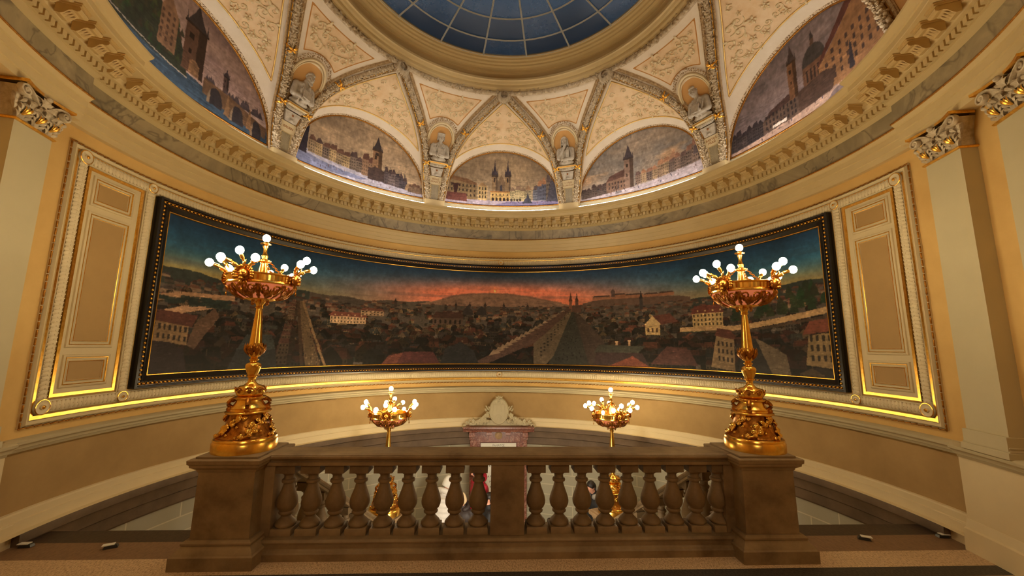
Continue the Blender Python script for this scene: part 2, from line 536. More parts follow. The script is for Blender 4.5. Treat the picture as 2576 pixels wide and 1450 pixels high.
def text_mesh(txt, size, depth, mtx, mb, mat=0):
    cu = bpy.data.curves.new('txt', 'FONT'); cu.body = txt; cu.size = size; cu.extrude = depth
    cu.align_x = 'CENTER'; cu.align_y = 'CENTER'; cu.resolution_u = 2
    o = bpy.data.objects.new('txt', cu); COL.objects.link(o)
    dg = bpy.context.evaluated_depsgraph_get()
    me = bpy.data.meshes.new_from_object(o.evaluated_get(dg))
    bpy.data.objects.remove(o)
    me.calc_loop_triangles()
    v = np.array([mtx @ x.co for x in me.vertices]); t = np.array([l.vertices[:] for l in me.loop_triangles])
    if len(v): mb.add(v, None, t, mat)
    bpy.data.meshes.remove(me)

def spiral(cx, cy, r0, turns, a0=0.0, sgn=1, n=26, shrink=0.12):
    a = np.linspace(0, 1, n)
    r = r0*(1-(1-shrink)*a)
    an = a0+sgn*a*turns*2*math.pi
    return np.stack([cx+r*np.cos(an), cy+r*np.sin(an)], -1)

def leaf(mb, base, tip, width, nrm, lift=0.3, mat=0, curl=0.0):
    """pointed ribbed leaf from base to tip"""
    base = np.array(base, float); tip = np.array(tip, float); d = tip-base; L = np.linalg.norm(d)+1e-9
    nrm = np.array(nrm, float); nrm = nrm/(np.linalg.norm(nrm)+1e-9)
    s = np.cross(d/L, nrm); s /= np.linalg.norm(s)+1e-9
    rows = []
    for f, w in ((0, .25), (.25, .85), (.55, 1.0), (.8, .6), (1.0, .06)):
        c = base+d*f+nrm*(lift*L*math.sin(f*math.pi)*0.5+curl*L*f*f)
        rows.append([c-s*width*w*.5, c+nrm*width*.28*w, c+s*width*w*.5])
    mb.grid(np.array(rows), mat=mat)
# ------------------------------------------------------------------ the rotunda: floor, walls, trim
RW = 4.5
def shift(prof, d):
    return [(r+d, z) for r, z in prof]

mb = MB()                                   # landing floor in its stone bands
def strip(mb, y0, y1, mat, rr=4.48, xmin=None):
    ys = np.linspace(y0, y1, 5)
    xs = np.sqrt(np.maximum(rr*rr-ys*ys, 0.01))
    g = np.stack([np.stack([-xs, ys, 0*ys], -1), np.stack([xs, ys, 0*ys], -1)])
    mb.grid(g, mat=mat)
strip(mb, -0.46, -0.76, 1); strip(mb, -0.76, -1.02, 0); strip(mb, -1.02, -1.17, 2)
strip(mb, -1.17, -3.9, 0)
strip(mb, -0.22, -0.46, 3)
mb.grid(np.array([[(-2.4, -3.88, 0), (2.4, -3.88, 0)], [(-2.4, -9.0, 0), (2.4, -9.0, 0)]]), mat=0)
struct(mb, 'floor', ['granite_beige', 'granite_brown', 'granite_dark', 'nosing'], smooth=0)
mb = MB()                                   # front face of the landing towards the stairwell
mb.box((0, -0.27, -1.06), (8.9, 0.1, 2.1))
struct(mb, 'wall_landing', 'blocks', smooth=0)
mb = MB(); th = np.linspace(-97, 97, 60)
g = np.array([[P(t, 4.5, -2.1) for t in th], [np.array((P(t, 4.5, 0)[0], -0.3, -2.1)) for t in th]])
mb.grid(g); struct(mb, 'floor', 'landing', smooth=0)

mb = MB(); mb.sweep([(4.5, 0.80), (4.5, 4.06)], -150, 150, 1.0); struct(mb, 'wall_back', 'plaster', smooth=180)
mb = MB(); mb.sweep([(4.5, -0.05), (4.5, 0.86)], -150, 150, 1.0); struct(mb, 'wall_base', 'wainscot', smooth=180)
mb = MB(); mb.sweep([(4.46, -2.1), (4.46, -0.2)], -97.2, 97.2, 1.0); struct(mb, 'wall_lower', 'blocks', smooth=180)

# projecting dado behind the pilasters
mb = MB()
for s in (-1, 1):
    a0, a1 = sorted((s*99.95, s*150))
    mb.sweep([(4.41, 0.0), (4.41, 0.86)], a0, a1, 1.0)
    mb.jog([(4.41, 0.0), (4.41, 0.86)], s*99.95, 0, 0.1)
struct(mb, 'trim_1', 'cream', smooth=180)
# chair rail
rail = [(4.50, 0.82), (4.475, 0.825), (4.47, 0.85), (4.44, 0.86), (4.435, 0.885), (4.405, 0.905), (4.40, 0.93), (4.43, 0.945), (4.50, 0.95)]
mb = MB()
mb.sweep(rail, -99.9, 99.9, 1.0)
for s in (-1, 1):
    a0, a1 = sorted((s*99.9, s*150)); mb.sweep(rail, a0, a1, 1.0, dr=-0.07); mb.jog(rail, s*99.9, 0, -0.07)
struct(mb, 'trim_2', 'trimwhite', smooth=30)
# skirting band above the stone ring, then the floor base beside the landing
sk = [(4.50, 0.285), (4.475, 0.28), (4.465, 0.265), (4.465, 0.205), (4.45, 0.20), (4.445, 0.11), (4.38, 0.105)]
mb = MB(); mb.sweep(sk, -99.9, 99.9, 1.0)
sb = [(4.50, 0.285), (4.475, 0.275), (4.46, 0.20), (4.44, 0.19), (4.43, 0.0)]
for s in (-1, 1):
    a0, a1 = sorted((s*97.0, s*99.9)); mb.sweep([(4.46, 0.2), (4.44, 0.19), (4.44, 0.0)], a0, a1, 0.5)
    mb.jog([(4.44, 0.105), (4.44, 0.0)], s*97.0, 0, 0.06)
    a0, a1 = sorted((s*99.9, s*150)); mb.sweep(shift(sb, -0.07), a0, a1, 1.0)
    mb.jog([(4.50, 0.285), (4.475, 0.275), (4.46, 0.20), (4.44, 0.19), (4.43, 0.0)], s*99.9, 0, -0.07)
struct(mb, 'trim_3', 'cream', smooth=30)
# brown stone ring beam at landing level
rg = [(4.46, 0.105), (4.385, 0.105), (4.38, 0.09), (4.38, 0.02), (4.40, 0.01), (4.405, -0.005), (4.405, -0.11), (4.425, -0.12), (4.43, -0.13), (4.43, -0.25), (4.44, -0.27), (4.48, -0.27)]
mb = MB(); mb.sweep(rg, -97.0, 97.0, 1.0)
for s in (-1, 1): mb.jog([(4.385, 0.105), (4.38, 0.0)], s*97.0, 0, 0.08)
struct(mb, 'trim_4', 'ringstone', smooth=25)

# entablature: architrave, marble frieze, cornice (steps forward over the pilasters)
arch = [(4.64, 4.02), (4.44, 4.02), (4.44, 4.085), (4.425, 4.09), (4.425, 4.165), (4.41, 4.17), (4.41, 4.235), (4.395, 4.24), (4.375, 4.262), (4.36, 4.27), (4.36, 4.288), (4.42, 4.29)]
frie = [(4.395, 4.285), (4.395, 4.53)]
corn = [(4.40, 4.505), (4.375, 4.51), (4.35, 4.525), (4.33, 4.53), (4.33, 4.535), (4.31, 4.535), (4.31, 4.60), (4.24, 4.605), (4.225, 4.62), (4.20, 4.635),
        (4.195, 4.69), (3.985, 4.692), (3.98, 4.70), (3.98, 4.755), (3.965, 4.76), (3.955, 4.775), (3.925, 4.79), (3.905, 4.805), (3.90, 4.822), (3.93, 4.826), (4.26, 4.828)]
BRK = 99.3; STEP = -0.09
def entab(prof, name, mat, sm=25):
    mb = MB(); mb.sweep(prof, -BRK, BRK, 0.75)
    for s in (-1, 1):
        a0, a1 = sorted((s*BRK, s*180)); mb.sweep(prof, a0, a1, 1.0, dr=STEP); mb.jog(prof, s*BRK, 0, STEP)
    return struct(mb, name, mat, smooth=sm)
entab(arch, 'trim_5', 'cornice')
fr = entab(frie, 'trim_6', 'greymarble', 180)
cornice = entab(corn, 'trim_7', 'cornice')
mb = MB()
for dr, a0, a1 in ((0, -BRK, BRK), (STEP, BRK, 180), (STEP, -180, -BRK)):
    mb.sweep([(4.362, 4.268), (4.353, 4.276), (4.358, 4.288)], a0, a1, 1.0, dr=dr)
mb.build('gilt_fillet', 'giltdull', fr)
# dentils as one course, modillions one by one
mb = MB()
for k in range(-118, 119):
    th = k*1.0
    dr = STEP if abs(th) > BRK else 0.0
    mb.cylbox(th-0.335, th+0.335, 4.538, 4.598, 4.315+dr, 4.274+dr, 2)
o = mb.build('dentil_course', 'cornice', cornice, smooth=0); o['kind'] = 'stuff'

def modillion_mesh():
    m = MB(); w = 0.052
    # side profile of the scrolled bracket in (distance from frieze towards room, z)
    pr = [(0.0, 0.0), (0.0, -0.095), (0.035, -0.10), (0.06, -0.085), (0.085, -0.055), (0.11, -0.045), (0.14, -0.052), (0.158, -0.045), (0.165, -0.028), (0.158, -0.012), (0.15, 0.0)]
    for sx in (-1, 1):
        n = len(pr); m.add([(sx*w, -y, z) for y, z in pr], None, [(0, i, i+1) if sx < 0 else (0, i+1, i) for i in range(1, n-1)])
    g = np.array([[(-w, -y, z) for y, z in pr], [(w, -y, z) for y, z in pr]])
    m.grid(g)
    m.box((0, -0.082, 0.004), (0.122, 0.172, 0.016))
    m.box((0, -0.082, 0.017), (0.136, 0.186, 0.012))
    for k in range(3):
        leaf(m, (-0.03+0.03*k, -0.02, -0.096), (-0.03+0.03*k, -0.1, -0.055), 0.026, (0, -0.6, -0.8), 0.2)
    m.tube([(-w-.004, -0.145, -0.028), (w+.004, -0.145, -0.028)], 0.02, 8)
    return m
mod_mb = modillion_mesh()
mod_me = mod_mb.mesh('modillion', 'modillion', smooth=30)
for k in range(-44, 45):
    th = 2.98*k
    if abs(abs(th)-BRK) < 1.0: th += 0.7*(1 if th > 0 else -1)
    if abs(th) > 118: continue
    dr = STEP if abs(th) > BRK else 0.0
    o = bpy.data.objects.new('modillion', mod_me); COL.objects.link(o); o.parent = cornice
    o.location = tuple(P(th, 4.197+dr, 4.667)); o.rotation_euler = (0, 0, -RAD(th))

# room behind the camera, beyond the open arch
mb = MB()
for s in (-1, 1):
    mb.grid(np.array([[(s*2.4, -3.7, 0), (s*2.4, -3.7, 4.1)], [(s*2.4, -9, 0), (s*2.4, -9, 4.1)]]))
mb.grid(np.array([[(-2.4, -9, 0), (-2.4, -9, 4.1)], [(2.4, -9, 0), (2.4, -9, 4.1)]]))
struct(mb, 'wall_front', 'shell', smooth=0)
mb = MB(); mb.grid(np.array([[(-2.4, -3.6, 4.05), (2.4, -3.6, 4.05)], [(-2.4, -9, 4.05), (2.4, -9, 4.05)]]))
struct(mb, 'ceiling', 'shell', smooth=0)

# ------------------------------------------------------------------ the vault
D0, D1, D2 = (4.17, 5.0), (4.157, 6.267), (2.78, 6.924)
PH = (19.558, 9.505, 2.83, 31.252)
BAY = 42.6; HALF = 18.1; LR = 4.23; LZ = 5.04; LH = 1.33
def dome(s):
    return ((1-s)**2*D0[0]+2*s*(1-s)*D1[0]+s*s*D2[0], (1-s)**2*D0[1]+2*s*(1-s)*D1[1]+s*s*D2[1])
def phi(s):
    return PH[0]*(1-s)+PH[1]*s*(1-s)+PH[2]*s*(1-s)**2+PH[3]*s*s*(1-s)
def rib_pt(s, side):
    r, z = dome(s); return P(side*phi(s), r, z)
def dome_n(s, th):
    r0, z0 = dome(max(s-.01, 0)); r1, z1 = dome(min(s+.01, 1)); dr, dz = r1-r0, z1-z0
    L = math.hypot(dr, dz); nr, nz = -dz/L, dr/L          # into the room
    a = RAD(th); return np.array((nr*math.sin(a), nr*math.cos(a), nz))
def mind(pts, poly):
    pts = np.asarray(pts).reshape(-1, 3); out = np.full(len(pts), 9.0)
    a, b = poly[:-1], poly[1:]; ab = b-a; L2 = (ab**2).sum(1)+1e-12
    for k in range(len(a)):
        t = np.clip(((pts-a[k])@ab[k])/L2[k], 0, 1)
        out = np.minimum(out, np.linalg.norm(pts-(a[k]+t[:, None]*ab[k]), axis=1))
    return out
SS = np.linspace(0, 1, 60)
RIBS = {s: np.array([rib_pt(x, s) for x in SS]) for s in (-1, 1)}
TAU = np.linspace(-90, 90, 81)
def arch_pt(tau, r=LR, grow=0.0):
    return P((HALF+grow/LR*57.3)*math.sin(RAD(tau)), r, LZ+(LH+grow)*math.cos(RAD(tau)))
ARCH = np.array([arch_pt(t) for t in TAU])
def sev_pt(tau, v):
    a = arch_pt(tau); s = 1-abs(tau)/90; side = 1 if tau >= 0 else -1
    b = rib_pt(s, side); return a+(b-a)*v

def attr_mesh(g, edge, arch_, niche, name):
    m = MB(); m.grid(g); me = m.mesh(name, 'vault', smooth=180)
    for nm, dat in (('edge', edge), ('arch', arch_), ('niche', niche)):
        at = me.attributes.new(nm, 'FLOAT', 'POINT'); at.data.foreach_set('value', np.asarray(dat, np.float32).ravel())
    return me
# severy (the cell between lunette and its two ribs)
VV = np.linspace(0, 1, 33)
g = np.array([[sev_pt(t, v) for v in VV] for t in np.linspace(-90, 90, 121)])
da = mind(g, ARCH); drb = np.minimum(mind(g, RIBS[-1]), mind(g, RIBS[1]))
SEV_ME = attr_mesh(g, np.minimum(da-0.27, drb-0.17), da, np.ones(len(da)), 'severy')
# pendentive (between the ribs of two neighbouring bays, above the pier)
HB = BAY/2
def pen_pt(s, a):
    r, z = dome(s); return P(a*(HB-phi(s)), r, z)
PENRIB = {1: np.array([pen_pt(s, 1) for s in SS]), -1: np.array([pen_pt(s, -1) for s in SS])}
NC = pen_pt(0.565, 0); NR = 0.275
SG = np.linspace(0, 1, 90); AG = np.linspace(-1, 1, 61)
g = np.array([[pen_pt(s, a) for a in AG] for s in SG])
dr_ = np.minimum(mind(g, PENRIB[-1]), mind(g, PENRIB[1]))
ring = np.array([P(x, *D2) for x in np.linspace(-HB-1, HB+1, 40)])
dg_ = mind(g, ring)
sflat = np.repeat(SG, len(AG)); dn = np.linalg.norm(g.reshape(-1, 3)-NC, axis=1)
nich = np.where(sflat < 0.565, -0.1, dn-NR)
edge = np.minimum(np.minimum(dr_-0.21, dg_-0.20), np.where(sflat < 0.565, -0.2, dn-(NR+0.20)))
PEN_ME = attr_mesh(g, edge, np.ones(len(dn)), nich, 'pendentive')
BAYS = [-2, -1, 0, 1, 2]
ceil_ = bpy.data.objects.new('ceiling', None); COL.objects.link(ceil_); ceil_['kind'] = 'structure'
def put(me, name, th, parent):
    o = bpy.data.objects.new(name, me); COL.objects.link(o); o.parent = parent; o.rotation_euler = (0, 0, -RAD(th)); return o
for b in BAYS:
    put(SEV_ME, 'vault_cell', b*BAY, ceil_)
for b in (-2.5, -1.5, -0.5, 0.5, 1.5, 2.5):
    put(PEN_ME, 'pendentive', b*BAY, ceil_)
mb = MB()                                     # plain vault closing the circle behind the camera
for a0, a1 in ((2.5*BAY+1.6, 180), (-180, -2.5*BAY-1.6)):
    mb.sweep([dome(s) for s in np.linspace(0, 1, 24)], a0, a1, 2.0)
    mb.sweep([(4.17, 4.84), (4.17, 5.0)], a0, a1, 2.0)
mb.build('vault_shell', 'field', ceil_, smooth=180)

# relief scrolls modelled on the vault fields
def frame_at(f, p, q):
    e = 0.004; o = f(p, q); t1 = f(p+e, q)-o; t2 = f(p, q+e)-o
    t1 = t1/np.linalg.norm(t1); n = np.cross(t1, t2); n /= np.linalg.norm(n); t2 = np.cross(n, t1)
    if n @ (np.array((0, 0, 3.2))-o) < 0: n = -n
    return o, t1, t2, n
def relief(f, samples, okf, seed, dmin):
    rnd = random.Random(seed); m = MB(); acc = []
    for _ in range(3000):
        p, q = samples(rnd)
        if not okf(p, q): continue
        o = f(p, q)
        if any(np.linalg.norm(o-x) < dmin for x in acc): continue
        acc.append(o)
        kind = rnd.random(); a0 = rnd.uniform(0, 6.28); sz = rnd.uniform(.055, .10); sg = rnd.choice((-1, 1))
        for mir in (1, -1):
            O, t1, t2, n = frame_at(f, p*mir, q)
            def W(x, y, h): return O+t1*x*mir+t2*y+n*h
            if kind < 0.6:
                sp = spiral(0, 0, sz, 1.35, a0, sg, 20)
                pts = [W(x, y, .006) for x, y in sp]
                m.tube(pts, np.linspace(.011, .006, 20)*0.75, 5)
                x0, y0 = sp[0]
                for k in range(3):
                    an = a0+sg*(0.5+k*1.1); bx, by = sp[3+k*4]
                    leaf(m, W(bx, by, .004), W(bx+math.cos(an)*sz*.8, by+math.sin(an)*sz*.8, .016), sz*.42, n, .3)
            else:
                for k in range(5):
                    an = a0+k*1.256
                    leaf(m, W(math.cos(an)*.012, math.sin(an)*.012, .004), W(math.cos(an)*sz*.75, math.sin(an)*sz*.75, .018), sz*.34, n, .5)
                m.ell(W(0, 0, .012), .013, 6, 4)
    return m
def ok_pen(p, q):
    o = pen_pt(q, p)[None]
    return min(mind(o, PENRIB[-1])[0], mind(o, PENRIB[1])[0])-.29 > 0 and mind(o, ring)[0]-.29 > 0 and np.linalg.norm(o[0]-NC)-(NR+.29) > 0 and q > .57
pen_rel = relief(lambda a, s: pen_pt(s, a), lambda r: (r.uniform(0.04, 1), r.uniform(.57, .97)), ok_pen, 3, .125).mesh('relief_ornament', 'vaultrelief' if 'vaultrelief' in M else 'cream', smooth=60)
def ok_sev(p, q):
    o = sev_pt(p*90, q)[None]
    return mind(o, ARCH)[0]-.35 > 0 and min(mind(o, RIBS[-1])[0], mind(o, RIBS[1])[0])-.25 > 0
sev_rel = relief(lambda t, v: sev_pt(t*90, v), lambda r: (r.uniform(0.03, .8), r.uniform(.1, .9)), ok_sev, 5, .125).mesh('relief_ornament', 'cream', smooth=60)
for b in BAYS: put(sev_rel, 'relief_ornament', b*BAY, ceil_)
for b in (-1.5, -0.5, 0.5, 1.5): put(pen_rel, 'relief_ornament', b*BAY, ceil_)

# gilt mouldings round the vault cells
def contour(g_fun, n=200):
    return g_fun
m = MB()
ts = np.linspace(-90, 90, 361)
pts = []
for t in ts:                                   # line 0.27 m above the lunette arch, inside the rib border
    best = None
    vs_ = np.linspace(0, 1, 80); og = np.array([sev_pt(t, v) for v in vs_]); dd_ = mind(og, ARCH)
    ix = np.where(dd_ >= 0.27)[0]
    if len(ix) and ix[0] > 0:
        i0 = ix[0]; f_ = (0.27-dd_[i0-1])/(dd_[i0]-dd_[i0-1]); o = (og[i0-1]+(og[i0]-og[i0-1])*f_)[None]
        if min(mind(o, RIBS[-1])[0], mind(o, RIBS[1])[0]) >= 0.168: best = o[0]
    if best is not None: pts.append(best+np.array((0, -0.008, -.008)))
m.tube(pts, 0.011, 6)
for sd in (-1, 1):
    pl = []
    for t in ts[ts*sd >= 0]:
        vs_ = np.linspace(1, 0, 80); og = np.array([sev_pt(t, v) for v in vs_]); dd_ = mind(og, RIBS[sd])
        ix = np.where(dd_ >= 0.17)[0]
        if len(ix) and ix[0] > 0:
            i0 = ix[0]; f_ = (0.17-dd_[i0-1])/(dd_[i0]-dd_[i0-1]); o = (og[i0-1]+(og[i0]-og[i0-1])*f_)[None]
            if mind(o, ARCH)[0] >= 0.268 and mind(o, RIBS[-sd])[0] >= 0.168: pl.append(o[0]+np.array((0, -0.006, -.01)))
    if len(pl) > 3: m.tube(pl, 0.010, 6)
sev_gilt = m.mesh('gilt_moulding', 'giltlit', smooth=60)
for b in BAYS: put(sev_gilt, 'gilt_moulding', b*BAY, ceil_)

# lit upstand below each lunette and the pier blocks between
mb = MB()
mb.sweep([(4.22, 4.82), (4.22, 5.03), (4.26, 5.035)], -2.5*BAY, 2.5*BAY, 1.0)
struct(mb, 'trim_8', 'trimwhite', smooth=30)
mb = MB()
for b in (-2.5, -1.5, -0.5, 0.5, 1.5, 2.5):
    mb.cylbox(b*BAY-3.05, b*BAY+3.05, 4.826, 5.0, 4.24, 4.07, 6)
struct(mb, 'trim_9', 'cornice', smooth=30)

# oculus: wreath ring, stepped drum, skylight
drum = [(2.80, 6.93), (2.745, 6.935), (2.735, 6.96), (2.70, 6.975), (2.69, 7.0), (2.69, 7.02), (2.655, 7.03), (2.63, 7.06), (2.60, 7.065), (2.595, 7.10), (2.61, 7.105),
        (2.66, 7.11), (2.69, 7.14), (2.70, 7.20), (2.69, 7.255), (2.655, 7.27), (2.65, 7.285), (2.60, 7.29), (2.59, 7.315), (2.545, 7.325), (2.54, 7.35), (2.50, 7.36), (2.49, 7.39), (2.45, 7.395), (2.44, 7.425), (2.40, 7.43), (2.40, 7.47)]
mb = MB(); mb.sweep(drum, -180, 180, 1.5)
dr_o = struct(mb, 'trim_10', 'cornice', smooth=25)
m = MB()
for k in range(760):
    th = rng.uniform(-180, 180); f = rng.uniform(-1, 1)
    a = RAD(th); tn = np.array((math.cos(a), -math.sin(a), 0)); inn = -np.array((math.sin(a), math.cos(a), 0))
    c = P(th, 2.79, 6.905); nd = inn*math.cos(f*1.2+.2)+np.array((0, 0, -1))*math.sin(f*1.2+.6); nd /= np.linalg.norm(nd)
    c = c+nd*.035; d = rng.uniform(-1, 1); tip = c+tn*(.05 if k % 2 else -.05)*rng.uniform(.7, 1.3)+nd*.03+np.array((0, 0, .03*d))
    leaf(m, c, tip, .036, nd, .4)
g_ = np.array([[P(t, 2.79+.045*math.cos(x), 6.905+.045*math.sin(x)) for x in np.linspace(0, 6.283, 9)] for t in np.linspace(-180, 180, 181)])
m.grid(g_)
m.build('leaf_wreath', 'garland', dr_o, smooth=60)

sky = bpy.data.objects.new('window_1', None); COL.objects.link(sky); sky['kind'] = 'structure'; sky.location = (0, 0, 7.45)
RR = [2.42, 2.03, 1.57, 1.08, 0.55, 0.12]
zz = lambda r: 0.05*(2.42-r)
mm = MB()
for k in range(18):
    for j in range(5):
        a0, a1 = 20*k-10, 20*k+10
        g = np.array([[P(t, r, zz(r)) for r in (RR[j], RR[j+1])] for t in np.linspace(a0, a1, 5)])
        mm.grid(g, mat=0 if (j >= 2 or (k*7+j*5) % 3 == 0) else 1)
mm.build('glass_panes', ['pane', 'paneblack'], sky, smooth=0)
m = MB()
for k in range(18):
    t = 20*k+10
    m.tube([P(t, 2.42, -.015), P(t, 0.1, zz(.1)-.015)], 0.016, 4)
for r in RR[:5]:
    m.tube([P(t, r, zz(r)-.012) for t in np.linspace(-180, 175, 72)], 0.017, 4, closed=True)
m.build('glazing_bars', 'iron', sky, smooth=0)
# ------------------------------------------------------------------ painted canvases (pigment stored per vertex)
class Canvas:
    def __init__(self, x0, x1, y0, y1, w, h):
        self.x0, self.x1, self.y0, self.y1, self.w, self.h = x0, x1, y0, y1, w, h
        self.X, self.Y = np.meshgrid(np.linspace(x0, x1, w), np.linspace(y0, y1, h))
        self.a = np.zeros((h, w, 3))
    def clouds(self, sx, sy, seed, octs=4):
        r = np.random.default_rng(seed); out = np.zeros((self.h, self.w)); amp = 1; tot = 0
        for o in range(octs):
            nx = max(2, int((self.x1-self.x0)/sx*2**o)+2); ny = max(2, int((self.y1-self.y0)/sy*2**o)+2)
            n = r.random((ny, nx))
            fx = np.linspace(0, nx-1.001, self.w); fy = np.linspace(0, ny-1.001, self.h)
            ix, iy = fx.astype(int), fy.astype(int); tx, ty = fx-ix, fy-iy
            tx = tx*tx*(3-2*tx); ty = (ty*ty*(3-2*ty))[:, None]
            a = n[iy][:, ix]*(1-tx)+n[iy][:, ix+1]*tx; b = n[iy+1][:, ix]*(1-tx)+n[iy+1][:, ix+1]*tx
            out += amp*(a*(1-ty)+b*ty); tot += amp; amp *= .55
        return out/tot
    def blend(self, mask, col):
        col = np.array(col, float)
        m = np.clip(mask, 0, 1)[..., None] if mask.ndim == 2 else mask
        self.a = self.a*(1-m)+col*m
    def poly(self, pts, col, al=1.0):
        p = np.array(pts, float)
        i0 = int(np.clip((p[:, 0].min()-self.x0)/(self.x1-self.x0)*(self.w-1), 0, self.w-1)); i1 = int(np.clip((p[:, 0].max()-self.x0)/(self.x1-self.x0)*(self.w-1)+2, 0, self.w))
        j0 = int(np.clip((p[:, 1].min()-self.y0)/(self.y1-self.y0)*(self.h-1), 0, self.h-1)); j1 = int(np.clip((p[:, 1].max()-self.y0)/(self.y1-self.y0)*(self.h-1)+2, 0, self.h))
        if i1 <= i0 or j1 <= j0: return
        X = self.X[j0:j1, i0:i1]; Y = self.Y[j0:j1, i0:i1]; ins = np.zeros(X.shape, bool)
        n = len(p)
        for k in range(n):
            xa, ya = p[k]; xb, yb = p[(k+1) % n]
            if ya == yb: continue
            c = ((ya > Y) != (yb > Y)) & (X < (xb-xa)*(Y-ya)/(yb-ya)+xa)
            ins ^= c
        sub = self.a[j0:j1, i0:i1]; sub[ins] = sub[ins]*(1-al)+np.array(col, float)*al
    def rect(self, x, y, w, h, col, al=1.0):
        self.poly([(x, y), (x+w, y), (x+w, y+h), (x, y+h)], col, al)
    def line(self, pts, wd, col, al=1.0, asp=1.0):
        for (xa, ya), (xb, yb) in zip(pts[:-1], pts[1:]):
            dx, dy = (xb-xa), (yb-ya)*asp; L = math.hypot(dx, dy)+1e-9
            nx, ny = -dy/L*wd/2, dx/L*wd/2/asp
            self.poly([(xa+nx, ya+ny), (xb+nx, yb+ny), (xb-nx, yb-ny), (xa-nx, ya-ny)], col, al)
    def strokes(self, n, w, h, seed, y1=None, lo=.72, hi=1.32):
        r = np.random.default_rng(seed); pw = (self.w-1)/(self.x1-self.x0); ph = (self.h-1)/(self.y1-self.y0); top = y1 if y1 is not None else self.y1
        for i in range(n):
            x, y = r.uniform(self.x0, self.x1), r.uniform(self.y0, top); a, b = int((x-self.x0)*pw), int((y-self.y0)*ph)
            self.a[b:b+max(1, int(h*ph*r.uniform(.5, 1.5))), a:a+max(1, int(w*pw*r.uniform(.4, 1.6)))] *= r.uniform(lo, hi)
    def brush(self, amt, seed):
        """ragged, hand painted edges: every spot takes its colour from a slightly displaced place"""
        k = (self.x1-self.x0)/self.w; q = (self.y1-self.y0)/self.h
        dx = self.clouds(k*9, q*9, seed, 2)+.5*self.clouds(k*2.5, q*2.5, seed+2, 1); dy = self.clouds(k*9, q*9, seed+1, 2)+.5*self.clouds(k*2.5, q*2.5, seed+3, 1)
        j = np.clip(np.arange(self.h)[:, None]+((dy-.75)*amt*2).round().astype(int), 0, self.h-1); i = np.clip(np.arange(self.w)[None]+((dx-.75)*amt*2).round().astype(int), 0, self.w-1)
        b = self.a[j, i]
        self.a = .5*b+.125*(np.roll(b, 1, 0)+np.roll(b, -1, 0)+np.roll(b, 1, 1)+np.roll(b, -1, 1))
    def linear(self, gain=1.0):
        c = np.clip(self.a, 0, 255)/255
        return np.clip(np.where(c <= .04045, c/12.92, ((c+.055)/1.055)**2.4)*gain, 0, .95)

def canvas_object(name, g, lin, mat, parent, origin):
    m = MB(); m.grid(g); me = m.mesh(name, mat, origin, 180)
    at = me.attributes.new('pigment', 'FLOAT_COLOR', 'POINT')
    c = np.concatenate([lin.reshape(-1, 3), np.ones((lin.shape[0]*lin.shape[1], 1))], 1)
    at.data.foreach_set('color', c.astype(np.float32).ravel())
    o = bpy.data.objects.new(name, me); COL.objects.link(o); o.parent = parent
    return o

def house(c, rnd, x, y, w, h, roof, wall, k=1.0, asp=1.0, side=None):
    """one house: lit or shaded front, side wall, pitched roof, rows of windows, chimney. k = degrees (or units) per metre of height"""
    side = side or rnd.choice((-1, 1)); d = w*rnd.uniform(.25, .6)
    dk = [v*.55 for v in wall]
    gab = rnd.random() < .45
    rh = h*rnd.uniform(.5, .9)
    c.rect(x, y, w, h, wall)
    sx = x+w if side > 0 else x
    c.poly([(sx, y), (sx+side*d, y+h*.12), (sx+side*d, y+h*1.05), (sx, y+h)], dk)
    if gab:
        c.poly([(x, y+h), (x+w, y+h), (x+w/2, y+h+rh)], wall)
        ax = x+w/2
        c.poly([(sx, y+h), (ax, y+h+rh), (ax+side*d, y+h*1.05+rh), (sx+side*d, y+h*1.05)], roof)
        c.poly([(x+w-(sx-x), y+h), (x+w-(sx-x)-side*w*.06, y+h), (ax, y+h+rh*1.06), (ax, y+h+rh*.94)], [v*.7 for v in roof])
    else:
        c.poly([(x-w*.03, y+h), (x+w*1.03, y+h), (x+w*.94, y+h+rh), (x+w*.06, y+h+rh)], roof)
        c.poly([(sx, y+h), (sx+side*d, y+h*1.05), (sx-side*w*.06, y+h+rh)], [v*.6 for v in roof])
        for q in range(int(rnd.random()*3)):
            xx = x+w*rnd.uniform(.15, .8); c.rect(xx, y+h+rh*.25, w*.06, rh*.3, [min(255, v*1.25) for v in wall])
    if rnd.random() < .6:
        xx = x+w*rnd.uniform(.2, .75); c.rect(xx, y+h+rh*.6, w*.05, rh*.75, [min(255, v*1.1) for v in wall])
    c.poly([(x, y+h), (x+w, y+h), (x+w, y+h*1.05), (x, y+h*1.05)], [min(255, v*1.18) for v in wall])
    c.line([(x+w*.06, y+h+rh), (x+w*.94, y+h+rh)], h*.05*8, [min(255, v*1.3) for v in roof], .6, 12.7)
    nr = 2 if h*k < .35 else 3; nc = max(2, int(w/(h/nr*.8+1e-6)*asp)); nc = min(nc, 9)
    for i in range(nc):
        for j in range(nr):
            c.rect(x+w*(i+.3)/nc, y+h*(j+.3)/nr, w*.42/nc, h*.42/nr, [v*.38 for v in wall])

